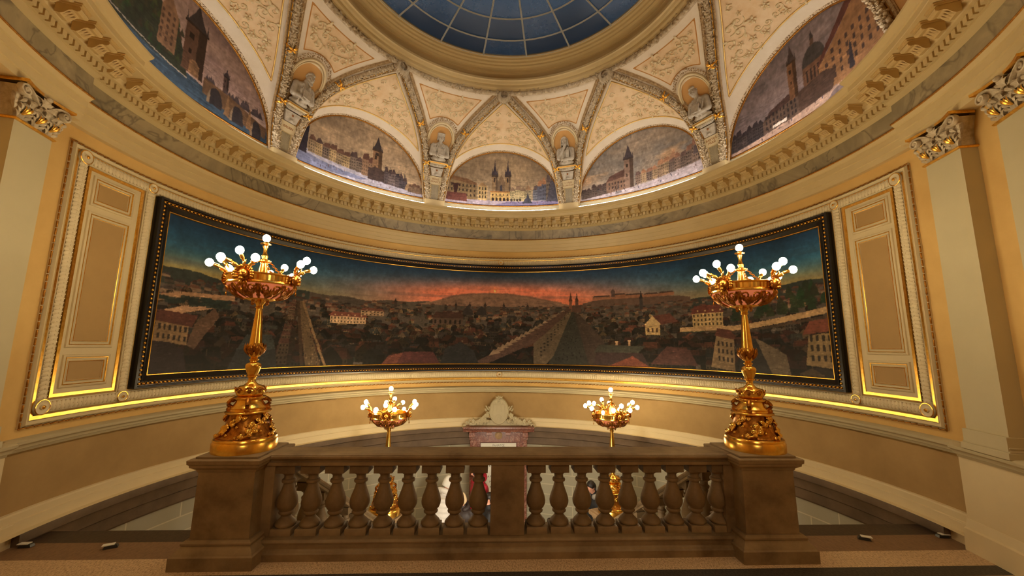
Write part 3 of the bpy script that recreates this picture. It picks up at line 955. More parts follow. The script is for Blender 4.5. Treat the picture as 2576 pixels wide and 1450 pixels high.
# ---- the panorama: x in degrees round the wall, y in metres above the landing
PA, PZ0, PZ1 = 82.1, 1.435, 3.52
def paint_panorama():
    c = Canvas(-PA, PA, PZ0, PZ1, 1900, 290); rnd = random.Random(11)
    X, Y = c.X, c.Y
    hz = 2.76
    t = np.clip((Y-hz)/(PZ1-hz), 0, 1)
    cl = c.clouds(26, .10, 3); c2 = c.clouds(9, .35, 4)
    top = np.array((24, 52, 82.)); mid = np.array((46, 92, 122.)); low = np.array((98, 118, 110.))
    s = t[..., None]
    sky = np.where(s > .5, mid+(top-mid)*((s-.5)*2)**.8, low+(mid-low)*(s*2))
    c.a = sky*(0.86+.28*c2[..., None])
    endw = np.exp(-((np.abs(X)-78)/26)**2)*np.exp(-(np.clip(Y-hz, 0, 9)/.17)**2)
    c.blend(endw*.85, (168, 140, 78))
    glow = np.exp(-(X/33)**2)*np.exp(-(np.clip(Y-hz-.20, 0, 9)/.29)**2)
    c.blend(np.minimum(.95, glow*1.35), (238, 136, 110))
    c.blend(np.exp(-((X-24)/20)**2)*np.exp(-(np.clip(Y-hz-.02, 0, 9)/.14)**2)*.7, (206, 118, 86))
    st = np.clip((cl-.52)*5, 0, 1)*np.exp(-((t-.32)/.28)**2)
    c.blend(st*.4, (72, 74, 84))
    dsun = np.hypot((X+1.7)*.0785, Y-3.085)
    c.blend(np.exp(-(dsun/.10)**2)*.5, (236, 150, 100)); c.blend((dsun < .026)*1.0, (250, 214, 140))
    # far ground, river plain and hills
    hill = hz+.02*np.sin(X*.21)+.015*np.sin(X*.57+1)
    hill = hill+np.where(X < -55, (-(X+55))*.0021, 0)+np.where(X > 60, (X-60)*.0030, 0)
    gm = (Y < hill)
    c.blend(gm*1.0, (76, 68, 64))
    c.blend(gm*np.clip(c.clouds(7, .06, 8)*1.8-.5, 0, 1)*.6, (82, 76, 66))
    c.blend(((np.abs(X) > 52) & (Y < hill) & (Y > hill-.22))*.75, (40, 50, 48))
    hp = [(-24, 2.72), (-17, 2.86), (-13, 2.96), (-9, 3.00), (-4, 3.025), (2, 3.02), (8, 2.96), (13, 2.88), (18, 2.80), (22, 2.72)]
    c.poly(hp, (130, 102, 88)); c.line(hp[1:-1], .5, (104, 82, 74), .6, 12.7)
    for i in range(150):
        x = rnd.uniform(-21, 19); c.rect(x, 2.72+rnd.random()*.22*max(0, 1-((x+2)/20)**2), rnd.uniform(.3, 1.4), .02, (104, 84, 74), .6)
    # castle ridge right of the hill
    c.poly([(24, 2.78), (28, 2.84), (33, 2.875), (40, 2.86), (49, 2.84), (53, 2.79), (53, 2.70), (24, 2.70)], (92, 74, 66))
    for x, w, h in ((27, 5, .06), (32.2, 4, .09), (36, 5, .07), (41, 4, .055), (45, 4, .06)):
        c.rect(x, 2.85, w, h, (140, 98, 78)); c.poly([(x, 2.85+h), (x+w, 2.85+h), (x+w-.5, 2.88+h), (x+.5, 2.88+h)], (72, 58, 56))
    c.poly([(32.2, 2.9), (33.2, 2.9), (33.2, 3.02), (32.9, 3.05), (32.7, 3.10), (32.5, 3.05), (32.2, 3.02)], (84, 70, 70))
    for i in range(420):                      # far rows of roofs
        x = rnd.uniform(-82, 82); d = rnd.random()**1.1; y = 2.70-d*.28
        v = rnd.uniform(.75, 1.2); w = rnd.uniform(.5, 1.5)*(1+d)
        c.rect(x, y, w, .03+.03*d, [q*v for q in rnd.choice(((112, 92, 76), (84, 74, 66), (66, 62, 58)))])
        c.poly([(x-.1, y+.03+.03*d), (x+w+.1, y+.03+.03*d), (x+w*.8, y+.055+.05*d), (x+w*.2, y+.055+.05*d)], [q*v for q in rnd.choice(((74, 50, 44), (56, 50, 50), (88, 60, 50)))])
    def spire(x, y, w, h, col):
        c.rect(x-w/2, y, w, h*.55, col); c.poly([(x-w*.62, y+h*.55), (x+w*.62, y+h*.55), (x+w*.12, y+h*.82), (x, y+h), (x-w*.12, y+h*.82)], [v*.75 for v in col])
    for x, h in ((-30, .12), (-13, .10), (-9, .11), (-4.5, .13), (1, .12), (8, .10), (61, .1), (70, .1)):
        spire(x, 2.62, .7, h+.1, (62, 52, 50))
    spire(20.6, 2.58, .9, .48, (110, 74, 60)); spire(22.4, 2.58, .9, .46, (92, 66, 58)); c.rect(21, 2.58, 2.6, .16, (78, 58, 52))
    spire(40.3, 2.60, .8, .42, (58, 54, 56))
    # near houses, far to near
    nh = 1250
    for i in range(nh):
        d = (i/nh)**.82; y = 2.56-d*1.22+rnd.uniform(-.03, .03); x = rnd.uniform(-84, 80)
        sc_ = .62+2.3*d**1.15
        w = rnd.uniform(1.0, 2.0)*sc_*.9; h = rnd.uniform(.045, .075)*sc_
        ed = min(1.0, abs(x)/60)
        b = (.95-.50*d)*rnd.uniform(.5, 1.25)
        wall = [v*b*.82 for v in rnd.choice(((142, 116, 90), (116, 98, 80), (90, 80, 70), (158, 132, 98), (84, 76, 70), (74, 66, 60)))]
        roof = [v*b for v in rnd.choice(((94, 56, 46), (80, 50, 44), (62, 54, 52), (54, 50, 50), (108, 66, 50), (60, 62, 60)))]
        if d > .55 and rnd.random() < .55: wall = [v*.55 for v in wall]
        house(c, rnd, x, y, w, h, roof, wall, 1.0, .0785)
        if rnd.random() < .12: c.rect(x-.4, y-.02, w*.6, .05+.05*d, (34, 42, 34), .8)
    # two streets running away from the viewer
    for i in range(26):
        f = rnd.random(); x = -54.6-1.5*f; house(c, rnd, x-1.2-1.2*f, 2.56-1.1*f, 1.0+1.6*f, .05+.10*f, (70, 48, 42), (98-40*f, 80-32*f, 64-24*f), 1.0, .0785, 1)
    c.poly([(-54.4, 2.60), (-53.5, 2.60), (-48.0, 1.44), (-51.6, 1.44)], (88, 72, 54))
    c.line([(-53.4, 2.60), (-47.0, 1.44)], 0.6, (122, 98, 72), 1, 12.7); c.line([(-54.4, 2.6), (-52.4, 1.44)], .7, (60, 46, 36), 1, 12.7)
    for i in range(110):
        f = rnd.random(); x = -53.9+(-49.6+53.9)*f+rnd.uniform(-.45, .45)*(1+4*f); y = 2.6-1.16*f
        c.rect(x, y, .08+.14*f, .010+.026*f, rnd.choice(((48, 38, 32), (112, 92, 70), (62, 48, 38))))
    c.poly([(20.8, 2.60), (21.6, 2.60), (26.2, 1.44), (14.0, 1.44)], (46, 46, 42))
    c.poly([(20.8, 2.66), (20.8, 2.58), (15.5, 1.62), (13.4, 1.44), (9.8, 1.44), (9.8, 1.90), (13, 2.10)], (84, 72, 58))
    for i in range(9):
        f = i/9; x0 = 20.4-9*f; y0 = 2.55-1.0*f
        for j in range(3): c.rect(x0-.7, y0+.03*j*(1+2*f)-.05*f, .25+.35*f, .02+.02*f, (42, 36, 32))
    c.poly([(20.8, 2.66), (13, 2.10), (9.8, 1.90), (-3.5, 1.44), (-8, 1.44), (8, 2.08), (19.8, 2.70)], (72, 54, 48))
    for i in range(16):
        f = i/16; x0 = 19-20*f; y0 = 2.62-1.0*f
        c.poly([(x0, y0), (x0-.6-1.6*f, y0+.03+.05*f), (x0-1.2-2.4*f, y0-.02-.05*f)], (124, 104, 86))
    c.poly([(21.4, 2.62), (23.6, 2.50), (30, 1.95), (30, 1.44), (25.6, 1.44)], (58, 48, 44))
    for i in range(60):
        f = rnd.random(); c.rect(21.2+(19.8-21.2)*f+rnd.uniform(-.5, .5)*(1+6*f), 2.58-1.1*f, .1+.3*f, .01+.03*f, (30, 28, 28))
    # chapel roof and dark cupola near the middle
    c.rect(-19.5, 2.30, 8.5, .14, (82, 66, 58)); c.poly([(-20, 2.44), (-10.5, 2.44), (-11.5, 2.58), (-18.5, 2.58)], (66, 46, 42))
    for i in range(6): c.poly([(-19+1.4*i, 2.32), (-18.4+1.4*i, 2.32), (-18.4+1.4*i, 2.38), (-18.7+1.4*i, 2.41), (-19+1.4*i, 2.38)], (34, 28, 26))
    for x in (-9.5, -5.5): c.poly([(x-1.6, 2.52), (x+1.6, 2.52), (x+1.4, 2.62), (x, 2.74), (x-1.4, 2.62)], (48, 44, 46))
    c.poly([(-17, 1.44), (-6, 1.44), (-7.5, 1.72), (-10, 1.86), (-11.5, 1.92), (-13, 1.86), (-15.8, 1.72)], (34, 34, 36))
    c.poly([(-30, 1.44), (-17, 1.44), (-19, 1.70), (-27, 1.70)], (70, 40, 40)); c.poly([(-33, 1.44), (-29, 1.44), (-27.2, 1.68), (-31, 1.62)], (92, 54, 46))
    # palace left of centre, long roof right
    def block(x, y, w, h, wall, roof, nc, nr):
        c.rect(x, y, w, h, wall); c.poly([(x-.4, y+h), (x+w+.4, y+h), (x+w-.6, y+h*1.6), (x+.6, y+h*1.6)], roof)
        for i in range(nc):
            for j in range(nr): c.rect(x+w*(i+.28)/nc, y+h*(j+.25)/nr, w*.4/nc, h*.5/nr, [v*.35 for v in wall])
            if i % 2: c.rect(x+w*(i+.3)/nc, y+h*1.12, w*.4/nc, h*.14, wall)
    block(-46.6, 2.24, 9.0, .14, (196, 164, 132), (110, 66, 56), 11, 2); block(-39, 2.42, 6, .10, (150, 124, 100), (92, 58, 50), 6, 2)
    block(53.2, 2.22, 7.2, .24, (168, 142, 100), (92, 52, 46), 8, 3)
    c.rect(50, 2.12, 11, .10, (40, 52, 38), .9)
    c.rect(41.2, 2.08, 3.8, .20, (164, 138, 98)); c.poly([(40.8, 2.28), (45.4, 2.28), (43.1, 2.46)], (178, 152, 110)); c.poly([(43.1, 2.46), (45.4, 2.28), (49.5, 2.34), (47.6, 2.50)], (84, 52, 46))
    for i in range(3): c.rect(41.7+1.1*i, 2.13, .5, .09, (70, 50, 36))
    for x, h in ((33, .33), (36.4, .35)):
        c.rect(x, 1.62, .6, h, (150, 120, 92)); c.rect(x-.15, 1.60+h, .9, .03, (176, 146, 112))
    c.poly([(27, 1.72), (39, 1.72), (41, 1.86), (28.5, 1.88)], (58, 58, 52)); c.poly([(27, 1.44), (42, 1.44), (40, 1.72), (27.6, 1.72)], (52, 40, 40))
    c.poly([(31, 1.44), (42, 1.44), (37.5, 1.66)], (104, 58, 46)); c.poly([(42, 1.5), (54, 1.5), (52, 1.80), (46.5, 1.86)], (70, 46, 44))
    # city walls
    c.line([(50, 2.17), (56, 2.18), (63, 2.17), (70, 2.23), (76, 2.30), (82.5, 2.37)], 1.1, (166, 136, 100), 1, 12.7)
    c.line([(56, 2.13), (63, 2.11), (70, 2.16), (76, 2.22), (82.5, 2.28)], .5, (70, 56, 46), .8, 12.7)
    for i in range(46):
        x = rnd.uniform(63, 82); y = 2.28+rnd.random()*.34+(x-63)*.006; c.poly([(x-.9, y), (x+.9, y), (x+.6, y+.10), (x, y+.13+.1*rnd.random()), (x-.6, y+.1)], (30+rnd.random()*14, 42+rnd.random()*12, 34), .9)
    c.line([(-82.5, 2.40), (-78, 2.48), (-72, 2.50), (-68, 2.52)], 1.0, (160, 124, 96), 1, 12.7)
    c.line([(-82.5, 2.16), (-78, 2.27), (-73, 2.36), (-70, 2.40)], 1.2, (172, 136, 108), 1, 12.7)
    for i in range(40):
        x = rnd.uniform(-82, -70); y = 2.33+rnd.random()*.1; c.rect(x, y, 1.6, .05, (36, 46, 44), .8)
    # big houses in the corners
    c.poly([(-82.5, 1.86), (-76, 1.80), (-76, 2.06), (-82.5, 2.12)], (122, 98, 72)); c.poly([(-82.5, 2.12), (-75.4, 2.05), (-74.6, 2.22), (-82.5, 2.26)], (78, 48, 42))
    for i in range(7):
        for j in range(2): c.rect(-82.2+.92*i, 1.90-.008*i+.12*j, .42, .07, (44, 38, 34))
    c.poly([(-76, 1.80), (-74.6, 1.74), (-70.6, 2.22), (-71.6, 2.34), (-75.0, 2.10)], (88, 68, 56))
    c.poly([(-82.5, 1.44), (-75.5, 1.44), (-76.5, 1.74), (-79, 1.84), (-82.5, 1.86)], (40, 32, 34))
    c.poly([(-68, 1.44), (-58, 1.44), (-58.5, 1.74), (-66.5, 1.74)], (38, 40, 42)); c.poly([(-66.5, 1.74), (-58.5, 1.74), (-59.5, 1.98), (-64.8, 1.98)], (52, 56, 56))
    c.rect(-63.4, 1.92, 1.3, .30, (136, 116, 98)); c.rect(-63.7, 2.2, 1.9, .03, (160, 136, 112))
    c.poly([(77.0, 1.60), (82.5, 1.56), (82.5, 2.06), (78, 2.02)], (126, 106, 76)); c.poly([(76.8, 2.03), (82.5, 2.07), (82.5, 2.26), (78.4, 2.22)], (104, 60, 48))
    for i in range(4):
        for j in range(3): c.rect(78.2+1.1*i, 1.66+.14*j, .5, .085, (46, 40, 34))
    c.poly([(63, 1.44), (74, 1.44), (73.4, 1.74), (67.2, 2.00), (64.5, 1.86)], (36, 34, 34)); c.poly([(67.2, 2.0), (73.4, 1.74), (74, 1.44), (70.2, 1.44)], (92, 80, 66))
    c.poly([(57, 1.50), (62.4, 1.44), (62.6, 1.98), (58.6, 2.06)], (118, 98, 74)); c.poly([(58.2, 2.05), (63, 1.97), (62, 2.14), (59, 2.18)], (80, 48, 42))
    for i in range(4):
        for j in range(3): c.rect(58.8+.95*i, 1.62+.13*j-.01*i, .4, .075, (44, 36, 30))
    c.strokes(9000, .7, .012, 77, 2.66, .80, 1.22); c.strokes(5000, .3, .022, 78, 2.60, .80, 1.22); c.strokes(900, 4.0, .02, 79, None, .93, 1.07); c.brush(1.0, 81)
    # random cloudy variation of tone over the whole canvas
    n = c.clouds(3, .2, 21)
    n3 = c.clouds(.8, .06, 23, 3)
    c.a *= ((0.86+.24*n)*(.86+.28*n3))[..., None]
    return c
pano = thing('panorama_painting', 'long curved oil panorama of a city at sunset in a black and gold frame', 'painting', tuple(P(0, 4.46, 1.28)))
pc = paint_panorama()
M['pano_canvas'] = paint_mat('panorama_pigment', 1.3, 0.5)
g = np.stack([np.sin(np.radians(pc.X))*4.455, np.cos(np.radians(pc.X))*4.455, pc.Y], -1)
PO = tuple(P(0, 4.46, 1.28))
canvas_object('canvas', g, pc.linear(), 'pano_canvas', pano, PO)
fz0, fz1 = 1.28, 3.685
m = MB(); m.cylframe(-84.15, 84.15, fz0, fz1, [(0.0, 4.5), (0.0, 4.41), (0.026, 4.405), (0.031, 4.425), (0.034, 4.425), (0.076, 4.425), (0.08, 4.415), (0.092, 4.41), (0.145, 4.43), (0.15, 4.45)], 220, 10)
fro = m.build('frame', 'lacquer', pano, PO, 40)
m = MB(); m.cylframe(-84.15, 84.15, fz0, fz1, [(0.148, 4.44), (0.150, 4.432), (0.160, 4.432), (0.163, 4.452)], 220, 10)
m.build('gilt_slip', 'gilt', pano, PO, 40)
m = MB()
def along(th0, th1, z0, z1, step, fn):
    n = int(RAD(th1-th0)*4.45/step)
    for i in range(n+1):
        th = th0+(th1-th0)*i/n
        for z, up in ((z0, -1), (z1, 1)): fn(th, z, 0)
    k = int((z1-z0)/step)
    for i in range(1, k):
        z = z0+(z1-z0)*i/k
        for th in (th0, th1): fn(th, z, 1)
bd = math.degrees(.055/4.5)
def bead(th, z, vert):
    rot = Matrix.Rotation(-RAD(th), 4, 'Z')
    m.ell(P(th, 4.418, z), (0.017, 0.016, 0.016) if not vert else (0.016, 0.016, 0.017), 8, 5, rot=rot)
along(-84.15+bd, 84.15-bd, fz0+.055, fz1-.055, 0.054, bead)
def dart(th, z, vert):
    rot = Matrix.Rotation(-RAD(th), 4, 'Z')
    for s in (-1, 1):
        if vert: m.ell(P(th+s*.19, 4.421, z), (.005, .010, .016), 6, 4, 0, rot)
        else: m.ell(P(th, 4.421, z+s*.015), (.016, .010, .005), 6, 4, 0, rot)
along(-84.15+bd+.345, 84.15-bd-.345, fz0+.055, fz1-.055, 0.054, dart)
m.build('gilt_beading', 'gilt', pano, PO, 60)

# ---- lunette canvases: x -1..1 across, y 0..1 up
def lun_base(seed, sky1, sky2, ground):
    c = Canvas(-1, 1, 0, 1, 420, 200)
    n = c.clouds(.5, .3, seed); n2 = c.clouds(.9, .25, seed+1)
    c.a = np.array(sky1)*(1-n[..., None])+np.array(sky2)*n[..., None]
    c.blend(np.clip((n2-.5)*4, 0, 1)*.35, [v*1.12 for v in sky2]); c.blend(np.clip((.45-n2)*4, 0, 1)*.4, [v*.8 for v in sky1])
    return c
def row(c, rnd, x0, x1, y0, y1, h0, h1, n, walls, roofs):
    for i in range(n):
        f = i/n; x = x0+(x1-x0)*f; w = abs(x1-x0)/n*1.15; h = (h0+(h1-h0)*f)*rnd.uniform(.8, 1.15); y = y0+(y1-y0)*f
        wl = rnd.choice(walls); c.rect(min(x, x+w*(1 if x1 > x0 else -1)), y, w, h, wl)
        xx = min(x, x+w*(1 if x1 > x0 else -1))
        c.poly([(xx, y+h), (xx+w, y+h), (xx+w*.5 if rnd.random() < .5 else xx+w*.85, y+h*1.45), (xx+w*.2, y+h*1.35)], rnd.choice(roofs))
        for a in range(4):
            for b in range(4): c.rect(xx+w*(a+.3)/4, y+h*(b+.3)/4.2, w*.4/4, h*.11, [v*.5 for v in wl])
def people(c, rnd, n, y0, y1):
    for i in range(n):
        x = rnd.uniform(-.8, .85); y = rnd.uniform(y0, y1); c.rect(x, y, .008, .028, rnd.choice(((50, 40, 44), (90, 60, 56), (60, 60, 80))))
def tower(c, x, y, w, h, wall, cap, pts=2):
    c.rect(x, y, w*.62, h, wall); c.rect(x+w*.62, y, w*.38, h, [v*.6 for v in wall])
    c.rect(x-w*.08, y+h, w*1.16, h*.05, [v*.5 for v in wall])
    c.poly([(x, y+h*1.05), (x+w, y+h*1.05), (x+w*.72, y+h*1.28), (x+w*.5, y+h*1.52), (x+w*.28, y+h*1.28)], cap)
    for q in (0, 1):
        xx = x-w*.05+q*w; c.poly([(xx, y+h*1.02), (xx+w*.1, y+h*1.02), (xx+w*.05, y+h*1.28)], cap)
    c.rect(x+w*.2, y+h*.72, w*.22, h*.12, [v*.4 for v in wall]); c.rect(x+w*.24, y+h*.4, w*.14, h*.1, [v*.45 for v in wall])
def lun_bridge():
    c = lun_base(31, (118, 98, 98), (150, 128, 118), 0); rnd = random.Random(1)
    c.poly([(-1, 0), (1, 0), (1, .16), (-1, .30)], (44, 58, 72))
    for i in range(60):
        x = rnd.uniform(-1, 1); y = rnd.uniform(0, .2); c.rect(x, y, rnd.uniform(.05, .3), .006, rnd.choice(((70, 90, 104), (34, 46, 58), (56, 74, 88))), .7)
    c.poly([(-1, .20), (.0, .18), (-.05, .34), (-.15, .60), (-.5, .75), (-1, .8)], (40, 44, 36))
    for i in range(120):
        x = rnd.uniform(-1, -.1); y = rnd.uniform(.22, .62); c.poly([(x-.03, y), (x+.03, y), (x, y+.08)], (34+rnd.random()*24, 42+rnd.random()*22, 36), .8)
    c.line([(-1, .24), (.0, .18)], .012, (140, 130, 120))
    c.poly([(-.36, .3), (-.16, .3), (-.16, .66), (-.27, .84), (-.36, .68)], (112, 86, 68))
    for i in range(3):
        for j in range(5): c.rect(-.345+.06*i, .36+.065*j, .025, .035, (70, 54, 46))
    tower(c, -.08, .25, .24, .50, (74, 54, 44), (46, 40, 42))
    c.poly([(.0, .25), (.12, .25), (.12, .38), (.06, .42), (.0, .38)], (108, 82, 60))
    tower(c, .40, .30, .07, .20, (66, 52, 50), (44, 38, 44))
    for i in range(20):
        x = .2+rnd.random()*.7; c.poly([(x-.04, .28), (x+.04, .28), (x, .36+.05*rnd.random())], (62, 54, 58))
    c.poly([(.18, .16), (.18, .33), (.5, .32), (.98, .20), (.98, .06)], (84, 64, 48))
    for x, w, y in ((.24, .18, .10), (.52, .17, .06), (.78, .14, .02)):
        c.poly([(x, y)]+[(x+w/2-w/2*math.cos(t), y+.03+.17*math.sin(t)) for t in np.linspace(0, math.pi, 14)]+[(x+w, y)], (40, 36, 38))
        c.poly([(x, y)]+[(x+w/2-w/2*math.cos(t), y+.03+.17*math.sin(t)) for t in np.linspace(0, .9, 6)]+[(x+.03, y)], (112, 94, 76))
    for x in (.47, .74): c.poly([(x-.02, .08), (x+.05, .06), (x+.04, .2), (x+.015, .34), (x-.005, .2)], (108, 82, 58))
    return c
def lun_square():
    c = lun_base(41, (128, 112, 96), (168, 146, 118), 0); rnd = random.Random(2)
    c.poly([(-1, 0), (1, 0), (1, .10), (.3, .17), (-1, .24)], (150, 146, 160)); c.poly([(-1, 0), (.0, .06), (.1, .10), (-.6, .14), (-1, .2)], (104, 108, 134))
    c.poly([(-1, .16), (-.82, .16), (-.80, .72), (-1, .72)], (40, 36, 44))
    row(c, rnd, -.80, .12, .2, .16, .16, .20, 9, ((128, 110, 88), (104, 90, 80), (150, 128, 96), (90, 82, 80)), ((72, 58, 56), (90, 66, 56)))
    row(c, rnd, .0, .30, .15, .14, .22, .20, 3, ((176, 150, 106), (120, 96, 78)), ((86, 60, 52),))
    tower(c, .16, .12, .15, .48, (124, 96, 74), (52, 46, 48)); c.poly([(.20, .53), (.25, .53), (.25, .58), (.20, .58)], (50, 40, 36))
    c.poly([(.10, .12), (.36, .12), (.36, .30), (.23, .34), (.10, .30)], (62, 50, 48))
    row(c, rnd, .36, .72, .11, .09, .20, .14, 6, ((84, 74, 76), (104, 92, 92), (70, 64, 70)), ((56, 50, 56), (70, 56, 56)))
    for x in (.36, .44, .62, .68): c.poly([(x, .26), (x+.02, .26), (x+.01, .42)], (60, 52, 56))
    c.poly([(.7, .09), (1, .06), (1, .16), (.86, .22), (.72, .19)], (140, 114, 88)); row(c, rnd, .75, 1, .07, .06, .10, .10, 4, ((120, 98, 80),), ((96, 72, 60),))
    people(c, rnd, 26, .04, .12); return c
def lun_church():
    c = lun_base(51, (118, 104, 90), (158, 138, 110), 0); rnd = random.Random(3)
    c.rect(-1, 0, 2, .11, (158, 146, 160)); c.poly([(-.2, .0), (.95, .0), (1, .08), (.1, .085)], (112, 104, 136))
    c.poly([(-1, .1), (-.44, .1), (-.44, .38), (-1, .46)], (126, 106, 78)); c.poly([(-1, .46), (-.44, .36), (-.44, .40), (-.6, .47), (-1, .52)], (112, 84, 62))
    for i in range(8):
        for j in range(3): c.rect(-.95+.065*i, .15+.085*j, .025, .045, (58, 48, 40))
    c.rect(-.42, .1, .16, .26, (170, 146, 104)); c.poly([(-.42, .36), (-.26, .36), (-.34, .43)], (150, 120, 86))
    for i in range(3):
        for j in range(3): c.rect(-.40+.05*i, .14+.075*j, .022, .045, (64, 54, 44))
    for x in (-.18, .05):
        c.rect(x, .18, .10, .36, (132, 110, 84)); c.rect(x+.065, .18, .035, .36, (88, 74, 62)); c.rect(x-.008, .54, .116, .035, (64, 54, 50))
        c.poly([(x, .575), (x+.1, .575), (x+.075, .66), (x+.06, .74), (x+.05, .88), (x+.04, .74), (x+.025, .66)], (58, 52, 60))
        for q in (0, .085): c.poly([(x-.008+q, .575), (x+.022+q, .575), (x+.007+q, .70)], (60, 54, 60))
        c.rect(x+.03, .44, .025, .08, (50, 42, 40))
    c.poly([(-.08, .18), (.05, .18), (.05, .44), (-.015, .58), (-.08, .44)], (112, 94, 76)); c.poly([(-.035, .24), (.0, .24), (.0, .36), (-.018, .40), (-.035, .36)], (58, 58, 70))
    c.rect(-.20, .10, .34, .16, (184, 154, 100)); c.rect(-.21, .255, .36, .02, (150, 104, 60))
    for i in range(5): c.poly([(-.18+.065*i, .10), (-.14+.065*i, .10), (-.14+.065*i, .14), (-.16+.065*i, .165), (-.18+.065*i, .14)], (50, 38, 34)); c.rect(-.175+.065*i, .195, .02, .03, (70, 54, 40))
    row(c, rnd, .14, .50, .10, .10, .20, .20, 4, ((170, 156, 120), (150, 138, 112)), ((140, 110, 84), (120, 100, 84)))
    for i in range(4): c.poly([(.15+.05*i, .10), (.18+.05*i, .10), (.18+.05*i, .135), (.165+.05*i, .15), (.15+.05*i, .135)], (70, 62, 54))
    c.poly([(.42, .08), (.48, .10), (.465, .20), (.45, .26), (.435, .20)], (52, 54, 64)); c.rect(.437, .24, .014, .22, (120, 104, 84)); c.poly([(.36, .06), (.53, .06), (.48, .15), (.41, .15)], (56, 56, 66))
    row(c, rnd, .54, 1.0, .10, .08, .22, .40, 6, ((96, 98, 108), (112, 100, 90), (84, 86, 100)), ((150, 110, 84), (90, 78, 78)))
    c.poly([(.78, .08), (1, .06), (1, .48), (.84, .44)], (70, 70, 84), .85)
    c.poly([(-1, .06), (-.60, .06), (-.62, .20), (-1, .20)], (96, 58, 52)); c.poly([(-.83, .2), (-.78, .2), (-.76, .34), (-.70, .37), (-.91, .37), (-.85, .34)], (56, 36, 34))
    people(c, rnd, 10, .03, .09); return c
def lun_hall():
    c = lun_base(61, (106, 106, 108), (150, 134, 118), 0); rnd = random.Random(4)
    n = c.clouds(.6, .25, 66); c.blend(np.clip((n-.52)*5, 0, 1)*np.exp(-((c.Y-.45)/.3)**2)*.6, (190, 150, 110))
    c.poly([(-1, 0), (1, 0), (1, .22), (.2, .12), (-1, .05)], (160, 150, 156))
    row(c, rnd, -.98, -.55, .04, .08, .14, .16, 5, ((88, 76, 72), (110, 94, 84)), ((70, 58, 56),))
    c.poly([(-.56, .08), (-.22, .10), (-.22, .34), (-.50, .36), (-.56, .26)], (120, 96, 82)); c.poly([(-.56, .27), (-.50, .36), (-.2, .45), (-.2, .32)], (84, 62, 56))
    for i in range(6):
        for j in range(2): c.rect(-.52+.05*i, .14+.07*j, .02, .04, (60, 50, 48))
    tower(c, -.26, .10, .15, .48, (126, 104, 92), (66, 60, 66)); c.rect(-.262, .58, .16, .02, (60, 52, 52))
    row(c, rnd, -.08, .98, .12, .19, .14, .24, 12, ((140, 118, 98), (122, 104, 94), (150, 128, 104), (104, 90, 84)), ((124, 92, 78), (96, 78, 74), (150, 112, 88)))
    c.poly([(.42, .34), (.56, .37), (.54, .50)], (150, 116, 94)); c.poly([(.82, .3), (1, .3), (1, .46), (.84, .42)], (84, 74, 76))
    c.rect(-.37, .06, .014, .16, (84, 76, 76)); c.poly([(-.42, .04), (-.30, .05), (-.32, .09), (-.40, .09)], (110, 104, 108))
    people(c, rnd, 40, .05, .16); return c
def lun_dome():
    c = lun_base(71, (92, 86, 92), (132, 116, 118), 0); rnd = random.Random(5)
    c.poly([(-1, 0), (1, 0), (1, .12), (-.2, .11), (-1, .05)], (164, 138, 124)); c.poly([(.2, .0), (1, .0), (1, .10), (.3, .09)], (110, 96, 96))
    row(c, rnd, -1, -.55, .06, .09, .16, .18, 6, ((56, 50, 52), (66, 58, 58)), ((48, 42, 46),))
    c.poly([(-.56, .09), (-.1, .1), (-.1, .34), (-.45, .34), (-.56, .24)], (90, 74, 66)); c.poly([(-.54, .26), (-.45, .34), (-.1, .42), (-.1, .33)], (66, 50, 48))
    for i in range(9):
        for j in range(3): c.rect(-.52+.046*i, .13+.065*j, .02, .04, (46, 40, 42))
    tower(c, -.20, .30, .11, .42, (108, 78, 58), (60, 50, 50))
    c.rect(-.02, .30, .28, .26, (98, 72, 58)); c.poly([(-.02, .54)]+[(.12-.14*math.cos(t), .54+.20*math.sin(t)) for t in np.linspace(0, math.pi, 16)]+[(.26, .54)], (62, 58, 58))
    c.rect(.095, .73, .05, .07, (84, 66, 58)); c.poly([(.095, .80), (.145, .80), (.12, .90)], (56, 50, 52))
    for i in range(5): c.rect(.02+.045*i, .36, .02, .13, (50, 40, 38))
    c.poly([(.16, .12), (1, .10), (1, .72), (.62, .80), (.16, .42)], (132, 98, 70)); c.poly([(.14, .42), (.62, .80), (1, .74), (1, .90), (.56, .88), (.22, .54)], (82, 50, 46))
    for i in range(9):
        for j in range(5): c.rect(.24+.082*i, .18+.09*j+.012*i, .03, .05, (66, 52, 48), 1 if .18+.09*j+.012*i < .40+.4*(.082*i+.08) else 0)
    c.poly([(-.1, .1), (.3, .11), (.36, .3), (.2, .36), (-.1, .33)], (74, 58, 52))
    c.poly([(.5, .16), (.56, .16), (.545, .36), (.53, .44), (.515, .36)], (50, 46, 52))
    for x in (-.44, -.36): c.poly([(x, .11), (x+.1, .115), (x+.1, .15), (x, .14)], (216, 206, 196))
    people(c, rnd, 16, .04, .11); return c
LUN = [(-2, lun_bridge, 'arched painting of a dark stone bridge, gate tower and blue river', 1.0), (-1, lun_square, 'arched painting of an old town square with a clock tower, left of the twin towers', 1.0),
       (0, lun_church, 'arched painting of a twin-spired church behind a yellow arcaded house, middle of the vault', 1.0),
       (1, lun_hall, 'arched painting of a steep-roofed hall and single tower on a sloping square', 1.0), (2, lun_dome, 'arched painting of a green-domed church beside a long ochre palace front', 1.0)]
M['lun_canvas'] = paint_mat('lunette_pigment', 1.5, 0.65)
